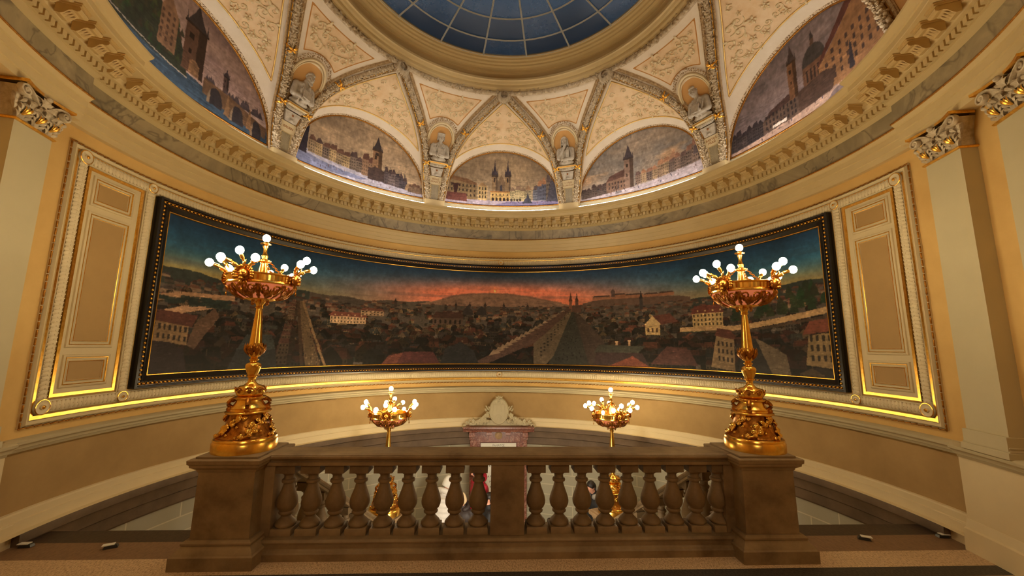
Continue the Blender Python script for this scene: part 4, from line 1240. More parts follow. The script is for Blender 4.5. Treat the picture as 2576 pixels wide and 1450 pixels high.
for b, fn, lab, gain in LUN:
    c = fn()
    u = np.linspace(-1, 1, 420)
    o0 = (0, LR, LZ)
    t = thing('lunette_painting', lab, 'painting', tuple(P(b*BAY, LR, LZ)), -RAD(b*BAY), 'arched townscapes under the vault')
    f = np.linspace(0, 1, 200); hh = np.sqrt(np.maximum(1-u*u, 0))
    Yn = f[:, None]*hh[None]; Xn = np.ones((200, 1))*u[None]
    c.strokes(1500, .05, .010, 60+b, .5, .86, 1.14); c.strokes(500, .14, .02, 64+b, None, .94, 1.06); c.brush(1.0, 82+b)
    q1 = c.clouds(.16, .10, 90+b, 4); q2 = c.clouds(.03, .05, 95+b, 2); c.a *= ((.88+.22*q1)*(.86+.28*q2))[..., None]
    lin = c.linear()
    jj = np.clip((Yn*199).astype(int), 0, 199); lin2 = lin[jj, np.arange(420)[None]]
    th_ = np.radians(HALF*Xn); g = np.stack([np.sin(th_)*LR, np.cos(th_)*LR, LZ+LH*Yn], -1)
    canvas_object('canvas', g, lin2, 'lun_canvas', t, o0)
    m = MB()
    tp = [arch_pt(x, LR-.02, .006) for x in np.linspace(-90, 90, 90)]
    m.tube([P(-HALF-.1, LR-.02, LZ+.008)]+tp+[P(HALF+.1, LR-.02, LZ+.008)], .016, 8)
    m.tube([P(x, LR-.02, LZ-.002) for x in np.linspace(-HALF, HALF, 40)], .014, 8)
    m.build('frame_moulding', 'giltdull', t, o0, 60)
# egg moulding around every lunette arch
m = MB()
for i in range(58):
    tau = -88+176*i/57
    p = arch_pt(tau, LR-.03, .055); m.ell(p, (.022, .016, .022), 6, 4)
m.tube([arch_pt(x, LR-.03, .085) for x in np.linspace(-88, 88, 80)], .008, 5)
eg = m.mesh('egg_moulding', 'stucco', smooth=60)
for b in BAYS: put(eg, 'egg_moulding', b*BAY, ceil_)
# ------------------------------------------------------------------ carved surround of the wall panels
SO = tuple(P(0, 4.5, 1.03))
sur = thing('panel_surround', 'carved and gilded moulding framing the panorama and both side panels', 'moulding', SO)
S0, S1, SZ0, SZ1 = -97.95, 97.95, 1.03, 3.875
m = MB(); m.cylframe(S0, S1, SZ0, SZ1, [(0, 4.5), (0.0, 4.485), (.016, 4.48), (.03, 4.455), (.045, 4.468), (.06, 4.47), (.062, 4.462), (.064, 4.49)], 200, 12)
m.build('cove_moulding', 'board', sur, SO, 40)
m = MB(); m.cylframe(S0, S1, SZ0, SZ1, [(.064, 4.49), (.066, 4.472), (.10, 4.472), (.102, 4.49)], 200, 12)
m.build('gilt_fillet', 'gilt', sur, SO, 40)
m = MB()
def rope_run(p0, p1, step=.075):
    pass
def ropebead(a, b, la, lb):
    m.cap(a, b, .008, .008, 6)
n = int(RAD(S1-S0)*4.5/.075)
for i in range(n):
    for z in (SZ0+.004, SZ1-.004):
        a, b = P(S0+(S1-S0)*i/n, 4.478, z-.004), P(S0+(S1-S0)*(i+.72)/n, 4.478, z+.004); m.cap(a, b, .0085, .0085, 6)
k = int((SZ1-SZ0)/.075)
for i in range(k):
    for th in (S0+.05, S1-.05):
        z = SZ0+(SZ1-SZ0)*i/k; m.cap(P(th, 4.478, z), P(th, 4.478, z+.055), .0085, .0085, 6)
m.build('gilt_rope', 'giltdull', sur, SO, 60)
# guilloche: overlapping coin band along the surround and between painting and side panels
GZ0, GZ1 = 1.205, 3.755; GT = 95.95; GI = 85.25
band = MB(); w = .052
band.cylframe(-GT-.75, GT+.75, GZ0-.058, GZ1+.058, [(0, 4.49), (.004, 4.478), (.112, 4.478), (.116, 4.49)], 200, 12)
for th in (-GI, GI): band.cylbox(th-.72, th+.72, GZ0, GZ1, 4.49, 4.478, 3)
def coin(th, z, vert, flip):
    rot = Matrix.Rotation(-RAD(th), 4, 'Z') @ Matrix.Rotation(RAD(12)*(flip if not vert else 0), 4, 'Z') @ Matrix.Rotation(RAD(14)*(1 if vert else 0), 4, 'X')
    band.ell(P(th, 4.472, z), (w*.92 if vert else .034, .015, .034 if vert else w*.92), 10, 4, 0, rot)
    band.ell(P(th, 4.459, z), (.007, .005, .007), 6, 3)
    for s in (-1, 1):
        if vert: band.ell(P(th+s*.50, 4.466, z+.018), (.006, .007, .010), 6, 3)
        else: band.ell(P(th+.24*flip, 4.466, z+s*.040), (.010, .007, .006), 6, 3)
def crun(th0, th1, z, step=.043):
    n = int(RAD(abs(th1-th0))*4.47/step)
    for i in range(1, n): coin(th0+(th1-th0)*i/n, z, False, 1 if th0 < 0 else -1)
def cvert(th, step=.043):
    n = int((GZ1-GZ0)/step)
    for i in range(1, n): coin(th, GZ0+(GZ1-GZ0)*i/n, True, 1)
for z in (GZ0, GZ1):
    crun(-GT, -GI, z); crun(-GI, 0, z); crun(GT, GI, z); crun(GI, 0, z)
for th in (-GT, -GI, GI, GT): cvert(th)
band.build('coin_band', 'guilloche', sur, SO, 40)
for th in (-GT, -GI, 0, GI, GT):
    for z in (GZ0, GZ1):
        m = MB(); mt = Matrix.Translation(P(th, 4.475, z)) @ Matrix.Rotation(-RAD(th), 4, 'Z') @ Matrix.Rotation(RAD(90), 4, 'X')
        k = 1.0 if abs(th) > 90 else .82
        m.lathe([(.074*k, -.01), (.074*k, .02), (.066*k, .028), (.058*k, .022), (.026*k, .02), (.022*k, .034), (.001, .04)], mtx=mt, seg=24)
        r = m.build('rosette', 'guilloche', sur, SO, 40)
        m = MB(); m.lathe([(.02*k, .030), (.016*k, .042), (.001, .046)], mtx=mt, seg=12)
        m.tube([np.array(mt @ Vector((.070*k*math.cos(x), .070*k*math.sin(x), .026))) for x in np.linspace(0, 6.283, 28, endpoint=False)], .005, 5, True)
        m.build('gilt_button', 'gilt', r, (0, 0, 0), 60).location = (0, 0, 0)
for ob in sur.children:
    if ob.name.startswith('rosette'):
        for g2 in ob.children: g2.data.transform(Matrix.Translation(-Vector(SO)))

# side panels: one board with three sunk fields each
def side_panel(s):
    lab = 'tall cream wall panel with three sunk fields, %s of the panorama' % ('left' if s < 0 else 'right')
    a0, a1 = sorted((s*86.35, s*95.05)); z0, z1 = 1.285, 3.69
    o = tuple(P(s*90.7, 4.49, z0))
    t = thing('wall_panel', lab, 'panel', o)
    m = MB(); m.cylbox(a0, a1, z0, z1, 4.5, 4.482, 14); m.build('board', 'board', t, o, 20)
    m = MB(); m.cylframe(a0, a1, z0, z1, [(0, 4.49), (0, 4.474), (.032, 4.474), (.034, 4.484)], 16, 4); m.build('gilt_border', 'gilt', t, o, 30)
    b0, b1 = sorted((s*87.65, s*94.15))
    for nm, y0, y1 in (('lower_field', 1.365, 1.70), ('middle_field', 1.77, 3.225), ('upper_field', 3.285, 3.62)):
        f = MB(); f.cylframe(b0, b1, y0, y1, [(0, 4.483), (.004, 4.468), (.018, 4.462), (.03, 4.468), (.034, 4.474), (.055, 4.478), (.062, 4.470), (.072, 4.472), (.076, 4.4815)], 14, 4)
        fo = f.build(nm, 'board', t, o, 30)
        f = MB(); dd = math.degrees(.074/4.5)
        f.grid(np.array([[P(a, 4.4812, z) for z in np.linspace(y0+.074, y1-.074, 3)] for a in np.linspace(b0+dd, b1-dd, 10)]))
        f2 = f.build('sunk_face', 'field', fo, o, 180); f2.location = (0, 0, 0)
        f = MB(); f.cylframe(b0, b1, y0, y1, [(.028, 4.470), (.030, 4.464), (.037, 4.466), (.038, 4.475)], 14, 4)
        f.cylframe(b0, b1, y0, y1, [(.064, 4.474), (.067, 4.466), (.072, 4.470), (.073, 4.478)], 14, 4)
        f2 = f.build('gilt_line', 'gilt', fo, o, 30); f2.location = (0, 0, 0)
side_panel(-1); side_panel(1)

# ------------------------------------------------------------------ pilasters
def capital_parts():
    """local: x along the wall, -y into the room, z up from the necking"""
    m = MB(); H = .34; hw = .185
    g = []
    for f in np.linspace(0, 1, 6):
        k = hw*(0.92+.25*f**3); d = .12+.05*f**3
        g.append([(-k, 0, H*f*.9), (-k, -d, H*f*.9), (k, -d, H*f*.9), (k, 0, H*f*.9)])
    m.grid(np.array(g))
    def acan(x0, z0, h, w, out, lean=0.0, y0=-.12):
        rows = []
        for f in np.linspace(0, 1, 8):
            ww = w*(.55+.6*math.sin(min(1, f*1.05)*math.pi*.75))*(1 if f < .9 else .7)
            y = y0-.012-out*f**2.2; z = z0+h*math.sin(min(f, 1)*1.75)/math.sin(1.75)*(1.0 if f < .8 else 1-.12*(f-.8)/.2)
            x = x0+lean*f
            rows.append([(x-ww*.5, y+.012, z), (x-ww*.25, y-.016, z), (x, y-.004, z+.004), (x+ww*.25, y-.016, z), (x+ww*.5, y+.012, z)])
        m.grid(np.array(rows))
        for q in range(1, 4):
            for sg in (-1, 1):
                f = q/4; z = z0+h*f
                leaf(m, (x0+lean*f+sg*w*.25, y0-.015-out*f**2.2, z-.02), (x0+lean*f+sg*w*.62, y0-.03-out*f**2, z+.03), .03, (0, -1, 0), .4)
    for x in (-.14, 0, .14): acan(x, 0.0, .14, .115, .05)
    for x in (-.08, .08): acan(x, .05, .165, .10, .06)
    for sg in (-1, 1): acan(sg*.17, .05, .17, .08, .04, sg*.05)
    for sg in (-1, 1):                       # corner volutes
        sp = spiral(sg*.205, .265, .055, 1.6, math.pi/2 if sg > 0 else math.pi/2, -sg, 30)
        pts = [(sg*.02, -.15, .20)]+[(sg*(.02+.16*f), -.155-.02*f, .20+.12*math.sin(f*1.5)) for f in (.3, .6, .85)]
        m.tube(pts+[(x, -.185, z) for x, z in sp], .014, 6, flat=1.6, nrm=(0, -1, 0))
        m.ell((sg*.205, -.19, .265), (.016, .02, .016), 8, 5)
        sp = spiral(sg*.05, .25, .035, 1.3, 0 if sg > 0 else math.pi, sg, 20)
        m.tube([(x, -.165, z) for x, z in sp], .009, 5)
    for k in range(5):                       # tall middle leaf and flower
        an = -1.0+k*.5; leaf(m, (0, -.16, .24), (.075*math.sin(an), -.19, .24+.085*math.cos(an)), .035, (0, -1, 0), .4)
    m.ell((0, -.205, .315), (.03, .022, .026), 8, 5)
    return m
cap_me = capital_parts().mesh('capital', 'stucco', smooth=50)
m = MB()
for sg in (-1, 1):
    rows = []
    for f in np.linspace(0.14, 1, 8):
        x = sg*(.255*f); y = -.165-.05*f**2; rows.append([(x, y+.03, .322), (x, y-.022, .326), (x, y-.024, .352), (x, y+.03, .355)])
    m.grid(np.array(rows), cv=True, cap=True)
    m.grid(np.array([[(sg*.255, -.215, .322), (sg*.255, -.215, .355)], [(sg*.235, -.02, .322), (sg*.235, -.02, .355)]]))
spray_mes = []
for x in (-.14, .0, .14):
    m2 = MB()
    for k in (-1, 0, 1): leaf(m2, (x+k*.006, -.142, .05), (x+k*.035, -.19, .125), .026, (0, -1, .2), .4)
    spray_mes.append(m2.mesh('gilt_leaf_spray', 'gilt', smooth=60))
abacus_me = m.mesh('gilt_abacus', 'gilt', smooth=40)
m = MB(); m.box((0, -.078, -.012), (.43, .17, .024), bevel=.01); neck_me = m.mesh('gilt_necking', 'gilt', smooth=40)
m = MB(); m.box((0, -.07, -1.31), (.394, .14, 2.60)); shaft_me = m.mesh('shaft', 'trimwhite', smooth=0)
m = MB()
for z, hw_, d in ((-2.600, .205, .150), (-2.640, .200, .146), (-2.672, .214, .160), (-2.700, .220, .166)):
    m.box((0, -d/2, z), (hw_*2, d, .030), bevel=.012)
m.box((0, -.083, -2.665), (.415, .166, .165), bevel=.004); m.box((0, -.09, -2.735), (.45, .18, .06), bevel=.006)
base_me = m.mesh('base', 'trimwhite', smooth=40)
for me_ in (cap_me, abacus_me, *spray_mes): me_.transform(Matrix.Scale(.90, 4, (0, 0, 1)) @ Matrix.Scale(1.05, 4, (1, 0, 0)))
PILS = [(104.9, 'cream pilaster with gilded leaf capital, next to the right side panel'), (115.3, 'cream pilaster with gilded leaf capital at the far right edge of the picture'),
        (-105.0, 'cream pilaster with gilded leaf capital, next to the left side panel')]
for th, lab in PILS:
    t = thing('pilaster', lab, 'pilaster', tuple(P(th, 4.50, 3.70)), -RAD(th), 'pilasters of the round hall')
    for nm, me in (('shaft', shaft_me), ('base', base_me), ('capital', cap_me), ('gilt_abacus', abacus_me), ('gilt_necking', neck_me), *[('gilt_leaf_spray', q_) for q_ in spray_mes]):
        o = bpy.data.objects.new(nm, me); COL.objects.link(o); o.parent = t

# ------------------------------------------------------------------ garland ribs of the vault
def rib_frames(n):
    out = []
    for s in np.linspace(0.0, .965, n):
        p = rib_pt(s, 1); nrm = dome_n(s, phi(s)); out.append((s, p, nrm))
    pts = np.array([o[1] for o in out]); tg = np.gradient(pts, axis=0); tg /= np.linalg.norm(tg, axis=1, keepdims=True)
    return [(o[0], o[1], o[2], tg[i], np.cross(tg[i], o[2])) for i, o in enumerate(out)]
FR = rib_frames(78)
lat_sign = 1 if FR[40][4] @ np.array((1, 0, 0)) > 0 else -1    # lateral pointing to the pier side (+theta)
gm = MB(); rl = random.Random(9)
gm.tube([p+n_*.03 for s, p, n_, t_, b_ in FR], .042, 8)
for s, p, n_, t_, b_ in FR:
    for k in range(6):
        an = rl.uniform(-1.5, 1.5); d = n_*math.cos(an)+b_*math.sin(an)
        c = p+n_*.03+d*.036; tip = c+t_*rl.uniform(.02, .05)*rl.choice((1, 1, -1))+d*rl.uniform(.012, .035)+b_*rl.uniform(-.02, .02)
        leaf(gm, c, tip, rl.uniform(.026, .042), d, .5)
    if rl.random() < .5: gm.ell(p+n_*.075+b_*rl.uniform(-.02, .02), .014, 6, 4)
bm = MB()
for side, off, wd in ((1, .098, .032), (-1, .088, .022)):
    pts = [p+b_*lat_sign*side*off+n_*.006 for s, p, n_, t_, b_ in FR]
    bm.tube(pts, wd, 6, flat=.5, nrm=FR[40][2])
    dens = 2 if side == 1 else 1
    for i in range(len(FR)-1):
        for q in (0, .5):
            s, p, n_, t_, b_ = FR[i]; p2 = p+(FR[i+1][1]-p)*q
            for w_ in ((-.014, .014) if side == 1 else (0,)):
                bm.ell(p2+b_*lat_sign*(side*off+w_)+n_*.018, .0095, 5, 3)
fm = MB()
fm.tube([p-b_*lat_sign*.060+n_*.022 for s, p, n_, t_, b_ in FR], .010, 5)
rm = {}
def ribbon_at(i):
    m = MB(); s, p, n_, t_, b_ = FR[i]
    for sg in (-1, 1):
        pts = [p+n_*.012+b_*sg*x*.075+t_*x*.05+n_*(.085*math.sqrt(max(0, 1-x*x))) for x in np.linspace(-1, 1, 9)]
        m.tube(pts, .016, 5, flat=.5, nrm=n_)
    for sg in (-1, 1):
        leaf(m, p+n_*.09, p+n_*.10+b_*sg*.07+t_*.045, .04, n_, .5)
        leaf(m, p+n_*.09, p+n_*.09+b_*sg*.06-t_*.05, .03, n_, .5)
    m.ell(p+n_*.098, .016, 6, 4)
    return m
ORI = tuple(FR[0][1])
parts_r = {'leaf_garland': gm.mesh('leaf_garland', 'garland', ORI, 50), 'beaded_edge': bm.mesh('beaded_edge', 'beadstrip', ORI, 60),
           'gilt_fillet': fm.mesh('gilt_fillet', 'gilt', ORI, 60), 'ribbon_low': ribbon_at(27).mesh('gilt_ribbon', 'gilt', ORI, 60), 'ribbon_high': ribbon_at(53).mesh('gilt_ribbon', 'gilt', ORI, 60)}
parts_l = {}
for k_, me in parts_r.items():
    mm = me.copy(); mm.transform(Matrix.Translation(-Vector(ORI)).inverted()); mm.transform(Matrix.Scale(-1, 4, (1, 0, 0)))
    mm.flip_normals(); mm.transform(Matrix.Translation(-Vector((-ORI[0], ORI[1], ORI[2])))); parts_l[k_] = mm
SUBJ = {-2: 'the stone bridge painting', -1: 'the clock tower square painting', 0: 'the twin-spired church painting', 1: 'the steep-roofed hall painting', 2: 'the green-domed church painting'}
for b in BAYS:
    for side, pr in ((1, parts_r), (-1, parts_l)):
        if (b, side) == (-2, -1): continue
        o0 = (side*ORI[0], ORI[1], ORI[2]); a = -RAD(b*BAY)
        loc = Matrix.Rotation(a, 4, 'Z') @ Vector(o0)
        t = thing('garland_rib', 'stucco leaf garland rib climbing along the %s side of %s' % ('right' if side > 0 else 'left', SUBJ[b]), 'garland', loc, a, 'garland ribs of the vault')
        for nm in ('leaf_garland', 'beaded_edge', 'gilt_fillet', 'ribbon_low', 'ribbon_high'):
            o = bpy.data.objects.new('gilt_ribbon' if 'ribbon' in nm else nm, pr[nm]); COL.objects.link(o); o.parent = t

# lion-like masks where the ribs meet the wreath
mk = MB(); q = P(0, 2.86, 6.87)
mk.ell(q+np.array((0, -.03, -.045)), (.085, .07, .09), 12, 8); mk.ell(q+np.array((0, -.085, -.075)), (.05, .045, .042), 10, 6); mk.ell(q+np.array((0, -.125, -.072)), (.02, .02, .015), 8, 5)
for sg in (-1, 1):
    mk.ell(q+np.array((sg*.035, -.09, -.03)), (.018, .016, .014), 8, 5); mk.ell(q+np.array((sg*.03, -.09, -.115)), (.022, .03, .03), 8, 5)
mk.ell(q+np.array((0, -.08, -.125)), (.03, .035, .02), 8, 5)
for k in range(22):
    an = 2*math.pi*k/22; d = np.array((math.sin(an), -.15, math.cos(an)))
    leaf(mk, q+np.array((0, -.01, -.045))+d*np.array((.07, 1, .075)), q+np.array((0, -.02, -.05))+d*np.array((.14, .2, .14)), .045, (0, -1, -.3), .5, curl=.2)
for k in (-1, 0, 1): leaf(mk, q+np.array((k*.03, -.06, -.14)), q+np.array((k*.05, -.05, -.21)), .03, (0, -1, 0), .4)
mk_me = mk.mesh('lion_mask', 'stucco', tuple(q), 60)
for b in BAYS:
    a = -RAD(b*BAY); o = bpy.data.objects.new('lion_mask', mk_me); COL.objects.link(o)
    o.location = Matrix.Rotation(a, 4, 'Z') @ Vector(q); o.rotation_euler = (0, 0, a)
    tag(o, 'stucco lion mask on the skylight wreath, above %s' % SUBJ[b], 'mask', 'masks on the skylight wreath')

# ------------------------------------------------------------------ pier consoles, niche arches and busts
def pf(s, a=0.0, off=0.0):
    p = pen_pt(s, a); return p+dome_n(s, a*(HB-phi(s)))*off
def slab(m, s0, s1, hw0, hw1, off, mat=0):
    """flat block lying on the pier between profile positions s0 and s1"""
    p0, p1 = pen_pt(s0, 0), pen_pt(s1, 0); n0 = dome_n((s0+s1)/2, 0); x = np.array((1, 0, 0.))
    g = [[p0-x*hw0-n0*.02, p0+x*hw0-n0*.02, p1+x*hw1-n0*.02, p1-x*hw1-n0*.02], [p0-x*hw0+n0*off, p0+x*hw0+n0*off, p1+x*hw1+n0*off, p1-x*hw1+n0*off]]
    m.grid(np.array(g), cv=True, cap=True, mat=mat)
def basis(s):
    n = dome_n(s, 0); x = np.array((1, 0, 0.)); u = np.cross(x, n); u = u if u[2] > 0 else -u
    return x, u, n
TXT = {-1.5: ('BALBÍN', 'BOHUSLAV'), -0.5: ('BENEŠ', 'KRABICE'), 0.5: ('V. HÁJEK', 'Z LIBOČAN'), 1.5: ('BARTOŠ', 'PÍSAŘ')}
TXT[-1.5] = ('BALBÍN', '')
NAMES = {-1.5: 'between the bridge and clock tower square paintings', -0.5: 'left of the twin-spired church painting', 0.5: 'right of the twin-spired church painting', 1.5: 'between the steep-roofed hall and green-domed church paintings'}
def console(b):
    a = -RAD(b*BAY); O = tuple(P(0, 4.12, 5.0))
    loc = Matrix.Rotation(a, 4, 'Z') @ Vector(O)
    t = thing('console', 'stucco console with name plate, '+NAMES[b], 'console', loc, a, 'consoles on the vault piers')
    m = MB(); slab(m, .0, .155, .11, .118, .03); slab(m, .0, .01, .125, .125, .045); o = m.build('panel', 'cornice', t, O, 20)
    m = MB(); slab(m, .015, .148, .075, .08, .036); m.build('marble_inset', 'greymarble', t, O, 0)
    m = MB(); slab(m, .155, .225, .128, .135, .05); pl = m.build('name_plate', 'board', t, O, 0)
    m = MB(); tx = TXT[b]; x, u, n = basis(.19); c = pen_pt(.19, 0)+n*.052
    for txt, dz in ((tx[0], .022 if tx[1] else 0), (tx[1], -.034)):
        if not txt: continue
        mt = Matrix((( x[0], u[0], n[0], (c+u*dz)[0]), (x[1], u[1], n[1], (c+u*dz)[1]), (x[2], u[2], n[2], (c+u*dz)[2]), (0, 0, 0, 1)))
        text_mesh(txt, .055 if len(txt) < 8 else .045, .002, mt, m)
    lo = m.build('lettering', 'letters', pl, O, 0); lo.location = (0, 0, 0)
    m = MB(); slab(m, .232, .30, .10, .135, .075); slab(m, .296, .306, .142, .142, .085); sh = m.build('shield_block', 'sculpture', t, O, 0)
    m = MB(); x, u, n = basis(.275); m.ell(pen_pt(.283, 0)+n*.08, (.02, .012, .022), 8, 5)
    so = m.build('boss', 'letters', sh, O, 60); so.location = (0, 0, 0)
    m = MB()
    for k in (-2, -1, 0, 1, 2): leaf(m, pen_pt(.236, 0)+n*.077+x*k*.006, pen_pt(.236, 0)+n*.085+x*k*.026+u*(.05-.006*k*k), .022, n, .4)
    so = m.build('leaf_spray', 'sculpture', sh, O, 60); so.location = (0, 0, 0)
    m = MB(); slab(m, .315, .342, .12, .15, .09); x, u, n = basis(.33)
    for k in range(-3, 4): m.ell(pen_pt(.33, 0)+n*.09+x*k*.034, (.014, .018, .022), 6, 4)
    for sg in (-1, 1):
        sp = spiral(0, 0, .03, 1.3, 0, sg, 18); m.tube([pen_pt(.333, 0)+n*.095+x*(sg*.145+px)+u*py for px, py in sp], .008, 5)
    m.build('scroll_capital', 'sculpture', t, O, 50)
    m = MB(); slab(m, .350, .366, .185, .195, .17); slab(m, .343, .351, .165, .17, .14); m.build('shelf', 'cream', t, O, 0)
    m = MB(); slab(m, .352, .360, .188, .19, .176); m.build('gilt_edge', 'gilt', t, O, 0)
    # flanking fillets
    for sg in (-1, 1):
        m = MB()
        m.tube([pen_pt(s, 0)+np.array((sg*(.15+.05*s), 0, 0))+dome_n(s, 0)*.015 for s in np.linspace(0, .34, 14)], .014, 6)
        m.tube([pf(s, sg*.78, .012) for s in np.linspace(.36, .56, 10)], .012, 6)
        m.build('side_fillet', 'niche', t, O, 60)
    # keyhole arch with shoulders
    x, u, n = basis(.565); C_ = pen_pt(.565, 0)
    def on(px, py):
        d = C_+x*px+u*py; s0 = .565+py/1.95; return np.array((d[0], *(pf(min(s0, .9), 0, .02)[1:])))
    path = [(-.36, -.02), (-.275, -.02)]+[(-.275*math.cos(k), .275*math.sin(k)*1.02) for k in np.linspace(0, math.pi, 26)]+[(.275, -.02), (.36, -.02)]
    m = MB(); m.tube([on(*q_) for q_ in path], .022, 8, nrm=n); m.tube([on(q_[0]*.90, q_[1]*.90-.012) for q_ in path], .012, 6, nrm=n)
    m.build('niche_arch', 'cream', t, O, 60)
    m = MB()
    for k in np.linspace(-.15, math.pi+.15, 34):
        for r_ in (.325, .355):
            c = on(-r_*math.cos(k), r_*math.sin(k)*1.02)
            for _ in range(2):
                d = np.array((rl.uniform(-1, 1), rl.uniform(-1, 1), rl.uniform(-1, 1)))*.02; leaf(m, c, c+d+n*.022, .03, n, .5)
    m.build('niche_garland', 'beadstrip', t, O, 60)
for b in (-1.5, -0.5, 0.5, 1.5): console(b)

def bust(kind, b, label):
    a = -RAD(b*BAY); c = pen_pt(.375, 0); n = dome_n(.45, 0)
    O = c+dome_n(.36, 0)*.085
    loc = Matrix.Rotation(a, 4, 'Z') @ Vector(O)
    tilt = RAD(24)
    t = thing('bust', label, 'bust', loc, rot=(tilt, 0, a), group='half-length busts in the vault')
    B = MB()
    # torso, shoulders, folded sleeves
    B.ell((0, 0, .17), (.155, .085, .17), 14, 8); B.ell((0, .0, .30), (.135, .075, .085), 14, 8); B.cap((-.13, .01, .30), (.13, .01, .30), .062, .062)
    B.ell((0, 0, .03), (.17, .10, .06), 14, 6)
    B.cap((0, 0, .32), (0, -.012, .41), .045, .042)
    hy, hz_ = -.022, .475
    hx = {0: .03, 1: 0, 2: 0, 3: -.02}[kind]
    B.ell((hx, hy, hz_), (.062, .074, .085), 14, 10); B.ell((hx, hy-.03, hz_-.045), (.042, .042, .04), 10, 8)
    B.cap((hx, hy-.072, hz_+.008), (hx, hy-.092, hz_-.022), .009, .014)
    for sg in (-1, 1):
        B.ell((hx+sg*.03, hy-.064, hz_+.022), (.024, .012, .010), 8, 5)
        B.ell((hx+sg*.064, hy, hz_-.004), (.010, .018, .024), 8, 5)
        B.ell((hx+sg*.032, hy-.058, hz_-.018), (.020, .014, .018), 8, 5)
    B.ell((hx, hy-.072, hz_-.048), (.022, .012, .006), 8, 5)
    if kind == 2:
        B.cap((-.15, 0, .29), (-.14, -.09, .14), .052, .05); B.cap((-.14, -.09, .14), (0, -.13, .36), .045, .03)
        B.cap((.15, 0, .29), (.15, -.08, .12), .052, .048); B.cap((.15, -.08, .12), (-.04, -.135, .10), .045, .03)
        B.ell((.005, -.125, .395), (.026, .022, .034), 10, 6); hands = [(.005, -.13, .40, 1), (-.05, -.145, .10, -1)]
    else:
        B.cap((-.15, 0, .29), (-.175, -.06, .13), .052, .05); B.cap((-.175, -.06, .13), (.02, -.135, .145), .047, .028)
        B.cap((.15, 0, .29), (.175, -.06, .12), .052, .05); B.cap((.175, -.06, .12), (-.02, -.13, .10), .047, .028)
        hands = [(.045, -.145, .15, 1), (-.045, -.142, .105, -1)]
    for x0, y0, z0, sg in hands:
        B.ell((x0, y0, z0), (.026, .016, .02), 8, 5)
        for f in range(4): B.cap((x0+sg*.012, y0-.012, z0+.014-.010*f), (x0+sg*(.045-.004*abs(f-1)), y0-.006, z0+.010-.011*f), .0075, .006, 6)
        B.cap((x0, y0-.008, z0+.018), (x0+sg*.026, y0-.018, z0+.030), .008, .006, 6)
    # drapery ridges
    rr = random.Random(kind+20)
    for k in range(12):
        x0 = rr.uniform(-.15, .15); B.cap((x0, -.075-.02*rr.random(), .30-.05*rr.random()), (x0*.7+rr.uniform(-.04, .04), -.10, .06+.08*rr.random()), .012, .016, 6)
    B.cap((-.06, -.06, .345), (0, -.085, .26), .02, .014); B.cap((.06, -.06, .345), (0, -.085, .26), .02, .014)
    sculpt(B, 'figure', 'sculpture', t, .011, 2)
    Hm = MB(); rr = random.Random(kind)
    if kind == 1:
        Hm.lathe([(.0, .045), (.078, .045), (.080, .072), (.088, .085), (.086, .10), (.05, .108), (.0, .11)], (hx, hy+.008, hz_-.005), 20)
        Hm.lathe([(.0785, .035), (.083, .037), (.083, .062), (.0785, .064)], (hx, hy+.004, hz_-.005), 20)
        for sg in (-1, 1):
            for k in range(6): Hm.ell((hx+sg*.068, hy+.02*rr.random(), hz_+.03-.016*k), (.016, .022, .014), 8, 5)
        sculpt(Hm, 'flat_cap', 'sculpture', t, .008, 1)
    else:
        long = kind == 2
        for k in range(90):
            an = rr.uniform(0, 6.28); el = rr.uniform(-.2, 1.5); d = np.array((math.cos(an)*math.cos(el), math.sin(an)*math.cos(el), math.sin(el)))
            if d[1] < -.25 and d[2] < .62: continue
            Hm.ell(np.array((hx, hy+.006, hz_+.012))+d*np.array((.066, .078, .086)), rr.uniform(.014, .024), 7, 5)
        if long:
            for sg in (-1, 1):
                for k in range(8): Hm.cap((hx+sg*(.062+.006*rr.random()), hy+.012*k-.03, hz_+.04), (hx+sg*.078, hy+.012*k-.04, hz_-.10), .014, .010, 6)
        if kind in (0, 2):
            for k in range(26):
                x0 = rr.uniform(-.048, .048); Hm.cap((hx+x0, hy-.055+abs(x0)*.7, hz_-.05), (hx+x0*.7, hy-.075, hz_-.11-.02*rr.random()+abs(x0)*.8), .012, .008, 6)
            for sg in (-1, 1): Hm.cap((hx+sg*.006, hy-.082, hz_-.034), (hx+sg*.036, hy-.066, hz_-.052), .008, .006, 6)
        sculpt(Hm, 'hair_and_beard' if kind in (0, 2) else 'hair', 'sculpture', t, .009, 1)
    if kind != 2:
        m = MB(); rot = Matrix.Rotation(RAD(-28), 4, 'X') @ Matrix.Rotation(RAD(8), 4, 'Y')
        m.box((0, 0, 0), (.13, .026, .15), bevel=.004); bk = MB(); bk.merge(m, Matrix.Translation((0, -.165, .185)) @ rot)
        bk.build('book' if kind != 3 else 'sheet_of_paper', 'sculpture', t, (0, 0, 0), 30)
    else:
        m = MB(); m.box((0, 0, 0), (.06, .02, .15), bevel=.003); bk = MB(); bk.merge(m, Matrix.Translation((.06, -.13, .22))); bk.build('book', 'sculpture', t, (0, 0, 0), 30)
bust(0, -1.5, 'stucco bust of a bearded man with arms folded, between the bridge and square paintings')
bust(1, -0.5, 'stucco bust of a clean-shaven man in a flat cap holding a book')
bust(2, 0.5, 'stucco bust of a long-haired man resting his chin on his hand')
bust(3, 1.5, 'stucco bust of a curly-haired man holding a sheet of paper on the right pier')
